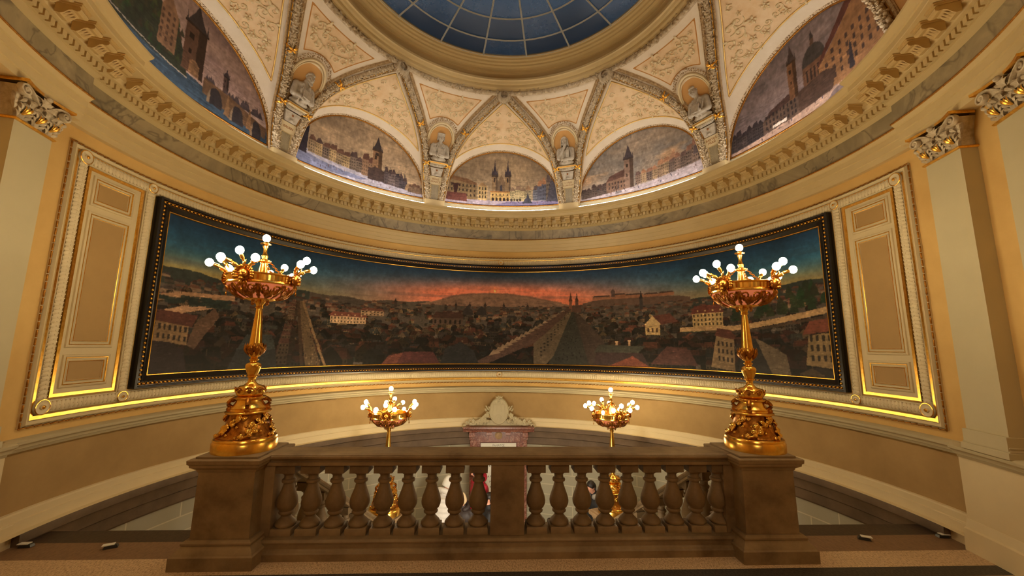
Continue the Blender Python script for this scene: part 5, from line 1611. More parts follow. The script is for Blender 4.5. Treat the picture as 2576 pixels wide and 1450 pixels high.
# ------------------------------------------------------------------ balustrades
def baluster_mesh(h=.60, k=1.0):
    m = MB(); f = h/.60
    m.sqlathe([(.084*k, .52*f), (.084*k, .60*f)]); m.sqlathe([(.093*k, 0), (.093*k, .05*f), (.088*k, .056*f)])
    pr = [(.078, .056), (.086, .065), (.088, .08), (.080, .094), (.066, .108), (.047, .128), (.041, .142), (.048, .152), (.062, .162), (.065, .174), (.058, .186),
          (.060, .192), (.074, .206), (.086, .232), (.089, .258), (.084, .29), (.070, .330), (.055, .370), (.045, .405), (.042, .418), (.046, .424), (.058, .430), (.061, .442), (.057, .454),
          (.044, .460), (.042, .472), (.042, .490), (.050, .497), (.056, .503), (.072, .512), (.080, .522)]
    m.lathe([(r*k, z*f) for r, z in pr], seg=28)
    return m
BAL = baluster_mesh().mesh('baluster', 'sand', smooth=45)
BX = [-1.975+.2175*i for i in range(9)]+[.302+.2175*i for i in range(9)]
YB = -.62; ZB = .148
bal = thing('balustrade', 'brown sandstone balustrade with pear-shaped balusters at the edge of the landing', 'balustrade', (0, YB, 0))
bo = (0, YB, 0)
m = MB(); prof = [(-.135, .748), (-.135, .775), (-.118, .782), (-.118, .792), (-.14, .80), (-.158, .815), (-.158, .830), (-.146, .832), (-.146, .838), (-.128, .852), (.128, .852), (.146, .838), (.158, .83), (.158, .815), (.14, .80), (.118, .792), (.118, .782), (.135, .775), (.135, .748)]
prof = [(y*.93, z) for y, z in prof]
def extrude(m, prof, x0, x1, y0=0, z0=0, mat=0):
    m.grid(np.array([[(x, y0+y, z0+z) for y, z in prof] for x in (x0, x1)]), cv=True, cap=True, mat=mat)
extrude(m, prof, -2.12, 2.12, YB); m.build('handrail', 'sand', bal, bo, 25)
m = MB(); bp = [(-.215, 0), (-.215, .055), (-.198, .062), (-.19, .075), (-.17, .085), (-.165, .118), (-.178, .124), (-.178, .134), (-.16, .148), (.16, .148), (.178, .134), (.178, .124), (.165, .118), (.17, .085), (.19, .075), (.198, .062), (.215, .055), (.215, 0)]
extrude(m, bp, -2.12, 2.12, YB); m.build('base_course', 'sand', bal, bo, 25)
m = MB(); m.box((.033, YB, .448), (.305, .235, .60), bevel=.004); m.build('centre_post', 'sand', bal, bo, 20)
for s in (-1, 1):
    m = MB(); m.box((s*2.11, YB, .448), (.10, .20, .60), bevel=.003); m.build('end_post', 'sand', bal, bo, 20)
for x in BX:
    o = bpy.data.objects.new('baluster', BAL); COL.objects.link(o); o.parent = bal; o.location = (x, 0, ZB); o.rotation_euler = (0, 0, rng.uniform(-.03, .03))

def pedestal(x, y, z, rz, mat, label, H=.845, k=1.0):
    t = thing('pedestal', label, 'pedestal', (x, y, z), rz, 'candelabrum pedestals')
    m = MB(); m.sqlathe([(.335*k, 0), (.335*k, .10), (.322*k, .11), (.315*k, .125), (.29*k, .15), (.278*k, .165), (.285*k, .175), (.285*k, .187), (.262*k, .205)]); m.build('plinth', mat, t, (0, 0, 0), 25)
    m = MB(); m.sqlathe([(.242*k, .20), (.236*k, H-.10)]); m.build('shaft', mat, t, (0, 0, 0), 0)
    m = MB(); m.sqlathe([(.238*k, H-.115), (.246*k, H-.105), (.25*k, H-.09), (.27*k, H-.075), (.285*k, H-.065), (.288*k, H-.045), (.300*k, H-.035), (.302*k, H-.006), (.296*k, H)]); m.build('cap', mat, t, (0, 0, 0), 25)
    m = MB(); m.sqlathe([(.258*k, H-.001), (.258*k, H+.016), (.254*k, H+.02)]); m.build('top_slab', 'sand' if mat == 'sand' else mat, t, (0, 0, 0), 0)
    return t
PX, PY = 2.385, -.635
pedestal(-PX, PY, 0, 0, 'sand', 'large brown stone pedestal at the left end of the balustrade, under a candelabrum')
pedestal(PX, PY, 0, 0, 'sand', 'large brown stone pedestal at the right end of the balustrade, under a candelabrum')
QX, QY, QZ = 1.90, 2.50, -1.785
pedestal(-QX, QY, QZ, RAD(-20), 'sandpale', 'stone pedestal at the foot of the left stair, behind the balusters', .845, .95)
pedestal(QX, QY, QZ, RAD(20), 'sandpale', 'stone pedestal at the foot of the right stair, behind the balusters', .845, .95)

# stairs down both sides and their sloping balustrades
FL = -2.1
def stair(s):
    m = MB(); n = 13
    for i in range(n):
        y0 = -.24+i*.215; y1 = y0+.215; z = -.1615*(i+1)
        xi = PX-.04-(PX-QX)*(i/n); xo = math.sqrt(4.44**2-max(y0, y1)**2)-.02
        m.box((s*(xi+xo)/2, (y0+y1)/2, (z+FL-.02)/2), (xo-xi, .2145, z-FL+.0))
    o = struct(m, 'stair_left' if s < 0 else 'stair_right', 'sandpale', smooth=0)
    # sloping balustrade
    A = np.array((s*(PX+.03), -.33, .0)); B = np.array((s*QX, 2.28, -1.80))
    lab = 'sloping stone stair balustrade going down on the %s towards the lower landing' % ('left' if s < 0 else 'right')
    t = thing('stair_balustrade', lab, 'balustrade', tuple(A))
    d = (B-A); L = np.linalg.norm(d); xd = np.array((d[1], -d[0], 0.)); xd /= np.linalg.norm(xd)
    def run(prof, mat, nm):
        m = MB(); g = np.array([[Q+xd*w+np.array((0, 0, z)) for w, z in prof] for Q in (A, B)]); m.grid(g, cv=True, cap=True)
        m.build(nm, mat, t, tuple(A), 25)
    run([(w, z) for w, z in [(-.12, .735), (-.12, .765), (-.105, .772), (-.13, .80), (-.13, .822), (-.10, .845), (.10, .845), (.13, .822), (.13, .80), (.105, .772), (.12, .765), (.12, .735)]], 'sand', 'handrail')
    run([(-.14, -.16), (-.14, .06), (-.12, .10), (.12, .10), (.14, .06), (.14, -.16)], 'sand', 'string')
    nb = 9
    for i in range(nb):
        Q = A+d*((i+.75)/(nb+.3))
        o = bpy.data.objects.new('baluster', BALP); COL.objects.link(o); o.parent = t; o.location = Vector(Q+np.array((0, 0, .10)))-Vector(A); o.rotation_euler = (0, 0, math.atan2(d[0], -d[1]))
    for f, hw in ((.0, .11), (.97, .10)):
        Q = A+d*f; m = MB(); m.box((Q[0], Q[1], Q[2]+.42), (.2, .16, .72)); m.build('end_post', 'sand', t, tuple(A), 0)
BALP = baluster_mesh(.68).mesh('baluster', 'sand', smooth=45)
stair(-1); stair(1)

# ------------------------------------------------------------------ candelabra
def candelabrum(name, label, loc, rz):
    t = thing(name, label, 'candelabrum', loc, rz, 'gilt bronze candelabra')
    Z0 = (0, 0, 0)
    m = MB(); m.lathe([(.262, 0), (.262, .075), (.255, .085), (.25, .095), (.256, .10), (.252, .112), (.235, .122), (.20, .125)], seg=64); m.build('base_ring', 'brass', t, Z0, 35)
    bellp = [(.235, .12), (.222, .135), (.200, .165), (.183, .20), (.170, .24), (.160, .29), (.156, .325)]
    m = MB(); m.lathe(bellp, seg=48); bell = m.build('bell_foot', 'darkbrass', t, Z0, 60)
    def bellr(z): return float(np.interp(z, [p[1] for p in bellp], [p[0] for p in bellp]))
    m = MB(); rr = random.Random(4)
    for k in range(5):                        # leafy branches wound round the foot
        a0 = 2*math.pi*k/5; pts = []
        for f in np.linspace(0, 1, 22):
            z = .135+.17*f; a = a0+1.15*f+.12*math.sin(f*9); r = bellr(z)+.010; pts.append((r*math.cos(a), r*math.sin(a), z))
        m.tube(pts, np.linspace(.011, .006, 22), 6)
        for q in range(15):
            f = (q+.5)/15; z = .135+.17*f; sg = 1 if q % 2 else -1; a = a0+1.15*f+.12*math.sin(f*9); a2 = a+sg*rr.uniform(.16, .30); z2 = min(.315, max(.13, z+rr.uniform(-.005, .05)))
            r1, r2 = bellr(z)+.012, bellr(z2)+.016
            leaf(m, (r1*math.cos(a), r1*math.sin(a), z), (r2*math.cos(a2), r2*math.sin(a2), z2), .042, (math.cos(a), math.sin(a), .4), .35)
            if q % 3 == 0: m.ell((r2*math.cos(a2+.09*sg), r2*math.sin(a2+.09*sg), max(.14, z2-.022)), .014, 7, 5)
    g2 = m.build('leaf_relief', 'brass', bell, Z0, 60)
    m = MB(); m.lathe([(.15, .318), (.172, .322), (.186, .332), (.188, .342), (.178, .35), (.150, .354), (.146, .365), (.150, .378), (.142, .388), (.128, .40), (.112, .425), (.108, .445), (.120, .452), (.132, .458), (.134, .468), (.126, .474), (.09, .476)], seg=48); dm = m.build('drum', 'brass', t, Z0, 35)
    for k in range(4):
        m = MB(); a = math.pi/2*k+.4; e = (math.cos(a), math.sin(a))
        pts = [(.110+.045*math.sin(f*3.0)+.02*(1-f), .455-.085*f) for f in np.linspace(0, 1, 12)]
        m.tube([(r*e[0], r*e[1], z) for r, z in pts], .018, 6)
        for zz_, r_ in ((.365, .155), (.447, .128)): m.ell((r_*e[0], r_*e[1], zz_), (.024, .024, .022), 8, 6)
        m.build('volute', 'darkbrass', dm, Z0, 60)
    m = MB(); m.lathe([(.07, .474), (.10, .48), (.116, .50), (.120, .525), (.114, .55), (.095, .570), (.06, .580), (.05, .59), (.036, .602), (.030, .62), (.032, .645), (.042, .65), (.042, .657), (.034, .663)], seg=40, mod=lambda z, a: 1+.05*np.cos(a*8)*(np.exp(-((z-.525)/.035)**2))); cu = m.build('cushion', 'brass', t, Z0, 50)
    m = MB()
    for k in range(8):
        a = 2*math.pi*(k+.5)/8; r = .112; m.ell((r*math.cos(a), r*math.sin(a), .528), (.018, .018, .022), 8, 6)
        m.tube([((.116+.012*math.sin(x))*math.cos(a+.30*math.cos(x)), (.116+.012*math.sin(x))*math.sin(a+.30*math.cos(x)), .528+.032*math.sin(x)) for x in np.linspace(0, 6.28, 18, endpoint=False)], .006, 5, True)
    m.build('fruit_relief', 'darkbrass', cu, Z0, 60)
    m = MB(); m.lathe([(.034, .660), (.040, .668), (.052, .70), (.064, .735), (.067, .755), (.062, .772), (.046, .784), (.032, .790), (.030, .80), (.040, .808), (.042, .816), (.032, .822), (.028, .832), (.038, .84), (.046, .845)], seg=36); m.build('vase', 'brass', t, Z0, 45)
    m = MB(); m.lathe([(.044, .842), (.056, .862), (.064, .895), (.066, .925), (.062, .952), (.056, .968)], seg=32); kn = m.build('knop', 'brass', t, Z0, 60)
    m = MB()
    for k in range(8):
        a = 2*math.pi*k/8
        leaf(m, (.05*math.cos(a), .05*math.sin(a), .85), (.082*math.cos(a), .082*math.sin(a), .955), .05, (math.cos(a), math.sin(a), 0), .3)
        a += math.pi/8; leaf(m, (.056*math.cos(a), .056*math.sin(a), .88), (.080*math.cos(a), .080*math.sin(a), .972), .035, (math.cos(a), math.sin(a), 0), .3)
    m.build('knop_leaves', 'darkbrass', kn, Z0, 60)
    m = MB(); m.lathe([(.054, .966), (.052, .985), (.046, 1.06), (.036, 1.18), (.028, 1.28), (.026, 1.30), (.034, 1.306), (.036, 1.316), (.030, 1.322), (.034, 1.34), (.046, 1.36), (.052, 1.372), (.046, 1.384), (.03, 1.39)], seg=36); st = m.build('stem', 'brass', t, Z0, 35)
    m = MB()
    for k in range(6):
        a = math.pi/3*k; sp = spiral(.066, 1.352, .020, 1.1, math.pi/2, -1, 16); m.tube([(x*math.cos(a), x*math.sin(a), z) for x, z in sp], .006, 5)
    m.build('stem_scrolls', 'darkbrass', st, Z0, 60)
    # bowl: salmon liner, open scrollwork, fluted rim
    bp_ = [(.05, 1.376), (.09, 1.382), (.155, 1.400), (.21, 1.428), (.256, 1.468), (.284, 1.52)]
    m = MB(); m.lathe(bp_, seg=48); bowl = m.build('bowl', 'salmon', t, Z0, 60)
    m = MB(); m.lathe([(.03, 1.366), (.09, 1.372), (.13, 1.384), (.135, 1.392)], seg=40)
    m.lathe([(.278, 1.522), (.292, 1.520), (.298, 1.532), (.290, 1.545), (.285, 1.55), (.289, 1.60), (.301, 1.606), (.303, 1.616), (.292, 1.620), (.276, 1.612), (.272, 1.54)], seg=96, mod=lambda z, a: 1+.012*np.cos(a*48)*((z > 1.548) & (z < 1.602)))
    m.build('rim', 'brass', bowl, Z0, 35)
    def bw(u, f):                             # point on the outside of the bowl: angle u, f 0 bottom..1 rim
        z = 1.388+.130*f; r = float(np.interp(z, [p[1] for p in bp_], [p[0] for p in bp_]))+.010; return (r*math.cos(u), r*math.sin(u), z)
    m = MB()
    for k in range(8):
        u0 = 2*math.pi*(k+.5)/8-math.pi/2+math.pi/8
        for sg in (-1, 1):
            sp = spiral(sg*.17, .62, .15, 1.4, -math.pi/2 if sg > 0 else -math.pi/2, sg, 26)
            m.tube([bw(u0+x, f0+(.0)) for x, f0 in [(px, .62+(py-.62)*2.2) for px, py in sp]], np.linspace(.010, .006, 26), 5)
            m.tube([bw(u0+sg*(.02+.33*f), .05+.9*f**1.5) for f in np.linspace(0, 1, 10)], .009, 5)
        for q in range(7):
            an = -1.2+.4*q; a_ = bw(u0, .12); b_ = bw(u0+.20*math.sin(an), .12+.55*math.cos(an)); leaf(m, a_, b_, .030, (a_[0], a_[1], -.25), .3)
        leaf(m, bw(u0+.39, .0), bw(u0+.39, 1.0), .05, (math.cos(u0+.39), math.sin(u0+.39), -.5), .2)
    m.build('scrollwork', 'darkbrass', bowl, Z0, 60)
    # masks with three bulb arms each
    for k in range(4):
        a = math.pi/2*k-math.pi/2; e = np.array((math.cos(a), math.sin(a), 0)); sd = np.array((-math.sin(a), math.cos(a), 0)); up = np.array((0, 0, 1.))
        m = MB(); c = e*.312+up*1.585
        m.ell(c, (.045, .045, .058), 12, 8); m.ell(c+e*.04-up*.01, (.012, .012, .020), 8, 5); m.ell(c+e*.032-up*.042, (.024, .024, .016), 8, 5)
        for sg in (-1, 1): m.ell(c+e*.034+sd*sg*.018+up*.014, (.013, .013, .008), 8, 5)
        for q in range(13):
            an = -1.9+3.8*q/12; d = sd*math.sin(an)+up*math.cos(an); leaf(m, c+d*.045-e*.01, c+d*.098+e*.012, .04, e, .4)
        for q in (-1, 0, 1): leaf(m, c-up*.05+sd*q*.02, c-up*.115+sd*q*.035-e*.01, .03, e, .3)
        m.tube([c-up*.10+e*.012, c-up*.125+e*.014], .004, 5); m.ell(c-up*.142+e*.014, (.009, .009, .018), 8, 5)
        m.tube([c-up*.105-e*.03, c-up*.155-e*.075, c-up*.19-e*.16], .014, 6)
        mo = m.build('mask', 'darkbrass', t, Z0, 60)
        for q in (-1, 0, 1):
            base = c+up*.055+sd*q*.03; tip = c+up*(.155 if q == 0 else .115)+sd*q*.105+e*(.050 if q == 0 else .060)
            m = MB(); mid = base+(tip-base)*.5+up*.012-e*.01
            m.tube([base-up*.03, base, mid, tip], [.010, .009, .010, .014], 8)
            dr_ = (tip-mid); dr_ /= np.linalg.norm(dr_); m.cap(tip-dr_*.01, tip+dr_*.028, .019, .017, 10)
            leaf(m, base, base+(tip-base)*.6+sd*.03*(q or 1)+up*.02, .03, e, .5)
            m.build('arm', 'brass', mo, Z0, 60)
            m = MB(); m.ell(tip+dr_*.064, (.034, .034, .038), 12, 8); m.cap(tip+dr_*.025, tip+dr_*.05, .014, .022, 10)
            m.build('bulb', 'bulb', mo, Z0, 180)
    for k in range(2):                        # small bulbs low inside the rim
        a = math.pi*(k+.25)-.2; m = MB(); m.ell((.255*math.cos(a), .255*math.sin(a), 1.648), (.028, .028, .030), 12, 8); m.build('bulb', 'bulb', t, Z0, 180)
        m = MB(); m.cap((.255*math.cos(a), .255*math.sin(a), 1.59), (.255*math.cos(a), .255*math.sin(a), 1.622), .016, .016, 10); m.build('socket', 'brass', t, Z0, 60)
    m = MB(); m.lathe([(.27, 1.548), (.15, 1.555), (.06, 1.565), (.05, 1.58), (.052, 1.60), (.044, 1.62), (.036, 1.70), (.030, 1.745), (.034, 1.755), (.055, 1.765), (.058, 1.778), (.036, 1.786), (.022, 1.795), (.026, 1.81), (.030, 1.825), (.022, 1.84), (.016, 1.86), (.017, 1.895), (.026, 1.918), (.028, 1.925), (.014, 1.93), (.014, 1.938), (.048, 1.944), (.050, 1.950), (.02, 1.956), (.018, 1.97)], seg=32)
    m.build('spire', 'brass', t, Z0, 35)
    for k in range(4):
        a = math.pi/2*k-math.pi/4; m = MB(); p0 = np.array((.056*math.cos(a), .056*math.sin(a), 1.768)); p1 = np.array((.285*math.cos(a), .285*math.sin(a), 1.615))
        for i in range(17):
            f = i/16; q_ = p0+(p1-p0)*f-np.array((0, 0, .035*math.sin(f*math.pi)))
            m.tube([q_+np.array((.010*math.cos(x), (.010*math.sin(x) if i % 2 else 0), (0 if i % 2 else .010*math.sin(x)))) for x in np.linspace(0, 6.28, 9, endpoint=False)], .0035, 4, True)
        m.build('chain', 'brass', t, Z0, 60)
    m = MB(); m.ell((0, 0, 2.006), (.035, .035, .039), 14, 9); m.cap((0, 0, 1.97), (0, 0, 1.99), .015, .024, 10); m.build('bulb', 'bulb', t, Z0, 180)
    return t
ped_top = .865
cn = candelabrum('candelabrum', 'tall gilt bronze candelabrum on the near left pedestal, lit', (-2.40, -.625, ped_top), RAD(2))
dup(cn, (2.44, -.625, ped_top), RAD(-63), 'tall gilt bronze candelabrum on the near right pedestal, lit')
dup(cn, (-QX+.02, QY, QZ+.865), RAD(4), 'gilt bronze candelabrum at the foot of the left stair, seen over the handrail')
dup(cn, (QX+.04, QY, QZ+.865), RAD(8), 'gilt bronze candelabrum at the foot of the right stair, seen over the handrail')
# ------------------------------------------------------------------ marble memorial tablet with cartouche
TO = (0, 4.36, -2.1)
tab = thing('memorial_tablet', 'red marble framed memorial tablet with white inscribed plate on the lower wall', 'tablet', TO)
m = MB()
extrude(m, [(0, .125), (-.30, .125), (-.30, .095), (-.27, .085), (-.255, .06), (-.235, .055), (-.225, .02), (0, .02)], -.755, .755, 4.44)
m.build('cornice', 'redmarble', tab, TO, 25)
m = MB(); m.box((0, 4.36, -.06), (1.23, .12, .16)); m.box((0, 4.40, -1.05), (1.2, .08, 2.1)); m.build('frieze', 'redmarble', tab, TO, 0)
m = MB()
for s in (-1, 1): m.box((s*.53, 4.35, -1.05), (.15, .14, 2.1), bevel=.006); m.box((s*.435, 4.365, -1.05), (.07, .11, 1.84), bevel=.01)
m.box((0, 4.362, -.165), (.93, .12, .10), bevel=.01)
m.build('frame', 'redmarble', tab, TO, 20)
m = MB(); m.box((0, 4.375, -1.1), (.76, .06, 1.73)); pl = m.build('inscribed_plate', 'paper', tab, TO, 0)
m = MB(); rr = random.Random(3); z = -.285
mt0 = Matrix.Rotation(RAD(90), 4, 'X')
WORDS = ['PAMÁTCE', 'OBČANŮ', 'KRÁL. HL. MĚSTA', 'PRAHY', 'KTEŘÍ MUSEUM', 'ZALOŽILI', 'A PODPOROVALI', 'MDCCCXCVIII', 'RADA MĚSTA', 'A SBOR', 'MUSEJNÍ']
for wd in WORDS:
    text_mesh(wd, .058, .001, Matrix.Translation((0, 4.344, z)) @ mt0, m); z -= .105
lt = m.build('lettering', 'inkgrey', pl, TO, 0); lt.location = (0, 0, 0)
for s in (-1, 1):
    m = MB(); m.box((s*.565, 4.25, -.035), (.12, .16, .11), bevel=.012); m.box((s*.565, 4.285, -.12), (.11, .09, .08), bevel=.02); m.build('bracket', 'redmarble', tab, TO, 30)
    m = MB(); m.box((s*.205, 4.24, -.015), (.11, .1, .07), bevel=.01); m.build('guttae_block', 'redmarble', tab, TO, 30)
m = MB(); m.lathe([(.08, 0), (.08, .02), (.06, .028), (.05, .022), (.001, .03)], seg=20, mtx=Matrix.Translation((0, 4.30, -.065)) @ Matrix.Rotation(RAD(90), 4, 'X')); m.build('medallion', 'sandpale', tab, TO, 40)

CO = (0, 4.33, .125)
ct = thing('cartouche', 'cream stucco oval cartouche with city arms, flowers and ribbon, on the tablet cornice', 'cartouche', CO)
m = MB()
def oval(k, y, n=44):
    out = []
    for x in np.linspace(0, 2*math.pi, n, endpoint=False):
        w = .205*math.cos(x)*k; h = .27*math.sin(x)*k
        if h < 0: w *= 1-.16*abs(math.sin(x))**4
        out.append((w, y, .435+h))
    return out
m.grid(np.array([oval(1.04, 4.40), oval(1.04, 4.305), oval(1.0, 4.29), oval(.93, 4.295), oval(.90, 4.30), oval(.5, 4.285), oval(.02, 4.28)]), cv=True, cap=True)
ov = m.build('oval_shield', 'trimwhite', ct, CO, 40)
m = MB()
for x in (-.09, 0, .09):
    h = .15 if x else .18
    m.box((x, 4.276, .40+h/2), (.05, .03, h+.04)); m.box((x, 4.272, .42+h), (.066, .034, .018)); m.sqlathe([(.03, 0), (.002, .06)], (x, 4.275, .43+h), asp=.5)
    m.box((x, 4.258, .47), (.014, .008, .035))
m.box((0, 4.275, .385), (.26, .03, .09))
for k in range(7): m.box((-.12+.04*k, 4.272, .436), (.022, .03, .024))
m.tube([(.055*math.cos(x), 4.262, .31+.05*math.sin(x)) for x in np.linspace(0, math.pi, 12)], .009, 6); m.box((-.055, 4.268, .28), (.016, .02, .07)); m.box((.055, 4.268, .28), (.016, .02, .07)); m.sqlathe([(.03, 0), (.004, .05)], (0, 4.268, .25), asp=.4)
m.v = [np.stack([a_[:, 0]*.95, 4.287+(a_[:, 1]-4.287)*.45, a_[:, 2]*.9+.045], -1) for a_ in m.v]
r_ = m.build('city_arms', 'trimwhite', ov, CO, 30); r_.location = (0, 0, 0)
m = MB()
for s in (-1, 1):
    for k, (an, L) in enumerate(((.25, .085), (.95, .10))): leaf(m, (s*.01, 4.28, .70), (s*L*math.sin(an), 4.26, .70+L*math.cos(an)*.9), .035, (0, -1, 0), .5)
    m.tube([(s*(.02+.055*f+.01*math.sin(f*6)), 4.27, .695+.035*math.sin(f*3.1)) for f in np.linspace(0, 1, 9)], .012, 6)
m.ell((0, 4.27, .71), (.022, .018, .03), 8, 6); m.build('ribbon_bow', 'trimwhite', ct, CO, 60)
rr = random.Random(12)
for s in (-1, 1):
    m = MB()
    m.grid(np.array([[(s*x, 4.36, .13), (s*x, 4.36, .13+h), (s*x, 4.315, .13+h), (s*x, 4.315, .13)] for x, h in ((.0, .12), (.3, .11), (.5, .09), (.62, .03))]), cv=True, cap=True)
    for k in range(105):
        f = rr.random()**.85; x = .19+.44*f; top = .47-.34*(f**.75); z = .165+max(.01, (top-.165))*rr.random()**.7
        c_ = np.array((s*x, 4.29+.02*rr.random(), z))
        if rr.random() < .45:
            for q in range(5):
                an = q*1.256+rr.random(); leaf(m, c_, c_+np.array((.036*math.cos(an), -.014, .036*math.sin(an))), .03, (0, -1, 0), .5)
            m.ell(c_+np.array((0, -.012, 0)), .011, 6, 4)
        else:
            m.ell(c_, (rr.uniform(.018, .03),)*3, 8, 5)
    for q, (x, z) in enumerate(((.20, .52), (.235, .49), (.26, .53), (.28, .47))): m.ell((s*x, 4.30, z-.02), .024, 8, 5); leaf(m, (s*x, 4.29, z-.02), (s*(x+.03), 4.275, z+.03), .03, (0, -1, 0), .4)
    m.grid(np.array([[(s*x, y, z) for x, z in ((.52, .14), (.52, .25), (.55, .285), (.58, .25), (.58, .14))] for y in (4.34, 4.27)]), cv=True, cap=True)
    m.ell((s*.55, 4.265, .20), (.03, .012, .03), 10, 5)
    for k in range(12):
        f = k/11; c_ = np.array((s*(.62+.13*f+rr.uniform(-.015, .015)), 4.28, .235-.11*f+rr.uniform(-.02, .03))); m.ell(c_, .019, 7, 5)
        leaf(m, c_, c_+np.array((s*.03, -.012, rr.uniform(-.03, .03))), .028, (0, -1, 0), .5)
    sp = spiral(s*.30, .19, .06, 1.4, 0 if s > 0 else math.pi, -s, 24); m.tube([(x, 4.305, z) for x, z in sp], .010, 6)
    m.build('flower_swag', 'trimwhite', ct, CO, 60)

# ------------------------------------------------------------------ visitors on the lower landing
def visitor(label, loc, rz, H, lean, coat, hips='denim', hair='hair', hairmat='hair_dark', hat=None, hatmat=None, hood=None, hands=None, turn=0.0, nod=0.0, puffy=False, longhair=False):
    """front is -y; lean = forward bend at the hips"""
    k = H/1.70/max(.80, math.cos(lean)*.45+.55)
    t = thing('person', label, 'person', loc, rz, 'visitors on the lower landing')
    def up(p):                                 # bend upper body forward about the hips
        x, y, z = p
        if z > .92:
            dy, dz = y, z-.92; y = dy*math.cos(lean)-dz*math.sin(lean); z = .92+dz*math.cos(lean)+dy*math.sin(lean)
        return np.array((x*k, y*k, z*k))
    def hd(p):                                 # head offsets, turned and nodded, about the neck
        e = Euler((nod, 0, turn)); v = e.to_matrix() @ Vector(p); return up((v.x, v.y, v.z+1.50))
    hands = hands or [((-.22, -.02, 1.12), (-.21, -.10, .88)), ((.22, -.02, 1.12), (.21, -.10, .88))]
    B = MB()
    for s in (-1, 1):
        B.cap(up((s*.09, 0, .90)), up((s*.10, -.01, .50)), .085*k, .058*k); B.cap(up((s*.10, -.01, .50)), up((s*.10, .02, .08)), .055*k, .042*k)
        B.cap(up((s*.10, .02, .045)), up((s*.11, -.14, .035)), .042*k, .032*k)
    B.cap(up((-.05, 0, .94)), up((.05, 0, .94)), .12*k, .12*k); B.ell(up((0, 0, 1.12)), (.15*k, .11*k, .20*k)); B.ell(up((0, 0, 1.30)), (.17*k, .11*k, .13*k))
    B.cap(up((0, .0, 1.38)), hd((0, -.01, .04)), .055*k, .050*k)
    B.ell(hd((0, 0, .13)), (.072*k, .088*k, .098*k), 14, 10); B.ell(hd((0, -.035, .065)), (.052*k, .05*k, .045*k), 10, 8)
    B.cap(hd((0, -.088, .135)), hd((0, -.108, .105)), .010*k, .015*k, 8)
    for s in (-1, 1):
        B.ell(hd((s*.035, -.075, .145)), (.022*k, .012*k, .010*k), 8, 5); B.ell(hd((s*.075, .005, .125)), (.012*k, .02*k, .028*k), 8, 5)
    B.ell(hd((0, -.085, .07)), (.025*k, .012*k, .007*k), 8, 5)
    for s, (el, ha) in zip((-1, 1), hands):
        B.cap(up((s*.18, 0, 1.36)), up(el), .05*k, .042*k); B.cap(up(el), up(ha), .04*k, .028*k)
        d = np.array(ha)-np.array(el); d /= np.linalg.norm(d); w = np.cross(d, (0, 0, 1.)); w /= np.linalg.norm(w)+1e-6; pz = np.cross(w, d)
        h0 = np.array(ha)+d*.045; B.ell(up(h0), (.034*k, .034*k, .026*k), 8, 6)
        for f in range(4):
            b0 = h0+w*(.03-.02*f)+d*.03; L = (.060, .070, .066, .052)[f]; m1 = b0+d*L*.55; m2 = m1+(d*.8-pz*.6)*L*.5
            B.cap(up(b0), up(m1), .0095*k, .009*k, 6); B.cap(up(m1), up(m2), .009*k, .0075*k, 6)
        B.cap(up(h0+w*.03), up(h0+w*.055+d*.045), .011*k, .009*k, 6)
    sculpt(B, 'body', 'skinlight', t, .013, 2)
    Cb = MB(); g = .028
    Cb.cap(up((-.06, 0, .86)), up((.06, 0, .86)), (.135+g)*k, (.135+g)*k); Cb.ell(up((0, 0, 1.08)), ((.17+g)*k, (.13+g)*k, .24*k), 14, 10); Cb.ell(up((0, 0, 1.28)), ((.185+g)*k, (.125+g)*k, .16*k), 14, 10)
    Cb.cap(up((-.16, 0, 1.37)), up((.16, 0, 1.37)), .075*k, .075*k)
    Cb.cap(up((0, .01, 1.40)), up((0, 0, 1.46)), .085*k, .078*k)
    for s, (el, ha) in zip((-1, 1), hands):
        Cb.cap(up((s*.18, 0, 1.36)), up(el), .078*k, .066*k); Cb.cap(up(el), up(np.array(el)+(np.array(ha)-np.array(el))*.96), .064*k, .046*k)
    if puffy:
        for z in np.arange(.84, 1.40, .085):
            pts = [up(((.185+g)*math.cos(a)*(1-.12*abs(z-1.15)), (.155+g)*math.sin(a), z)) for a in np.linspace(0, 6.28, 24, endpoint=False)]; Cb.tube(pts, .042*k, 8, True)
    sculpt(Cb, 'jacket', coat, t, .016, 2)
    Tm = MB()
    for s in (-1, 1): Tm.cap(up((s*.09, 0, .88)), up((s*.10, -.01, .50)), .105*k, .075*k); Tm.cap(up((s*.10, -.01, .50)), up((s*.10, .02, .10)), .075*k, .066*k)
    sculpt(Tm, 'trousers', hips, t, .016, 2)
    Sm = MB()
    for s in (-1, 1): Sm.cap(up((s*.10, .03, .04)), up((s*.115, -.16, .03)), .055*k, .042*k); Sm.ell(up((s*.10, .02, .075)), (.058*k, .062*k, .05*k))
    sculpt(Sm, 'shoes', 'coat_black', t, .012, 1)
    if hair:
        Hm = MB(); Hm.ell(hd((0, .016, .152)), (.080*k, .090*k, .090*k), 14, 10); Hm.ell(hd((0, .05, .10)), (.07*k, .055*k, .075*k), 12, 8)
        for s in (-1, 1): Hm.ell(hd((s*.066, .012, .15)), (.02*k, .05*k, .05*k), 8, 6)
        if longhair:
            for x in np.linspace(-.07, .07, 6): Hm.cap(hd((x, .055, .10)), hd((x*1.1, .075, -.10)), .034*k, .022*k, 8)
        # keep the face free
        sculpt(Hm, 'hair', hairmat, t, .010, 2)
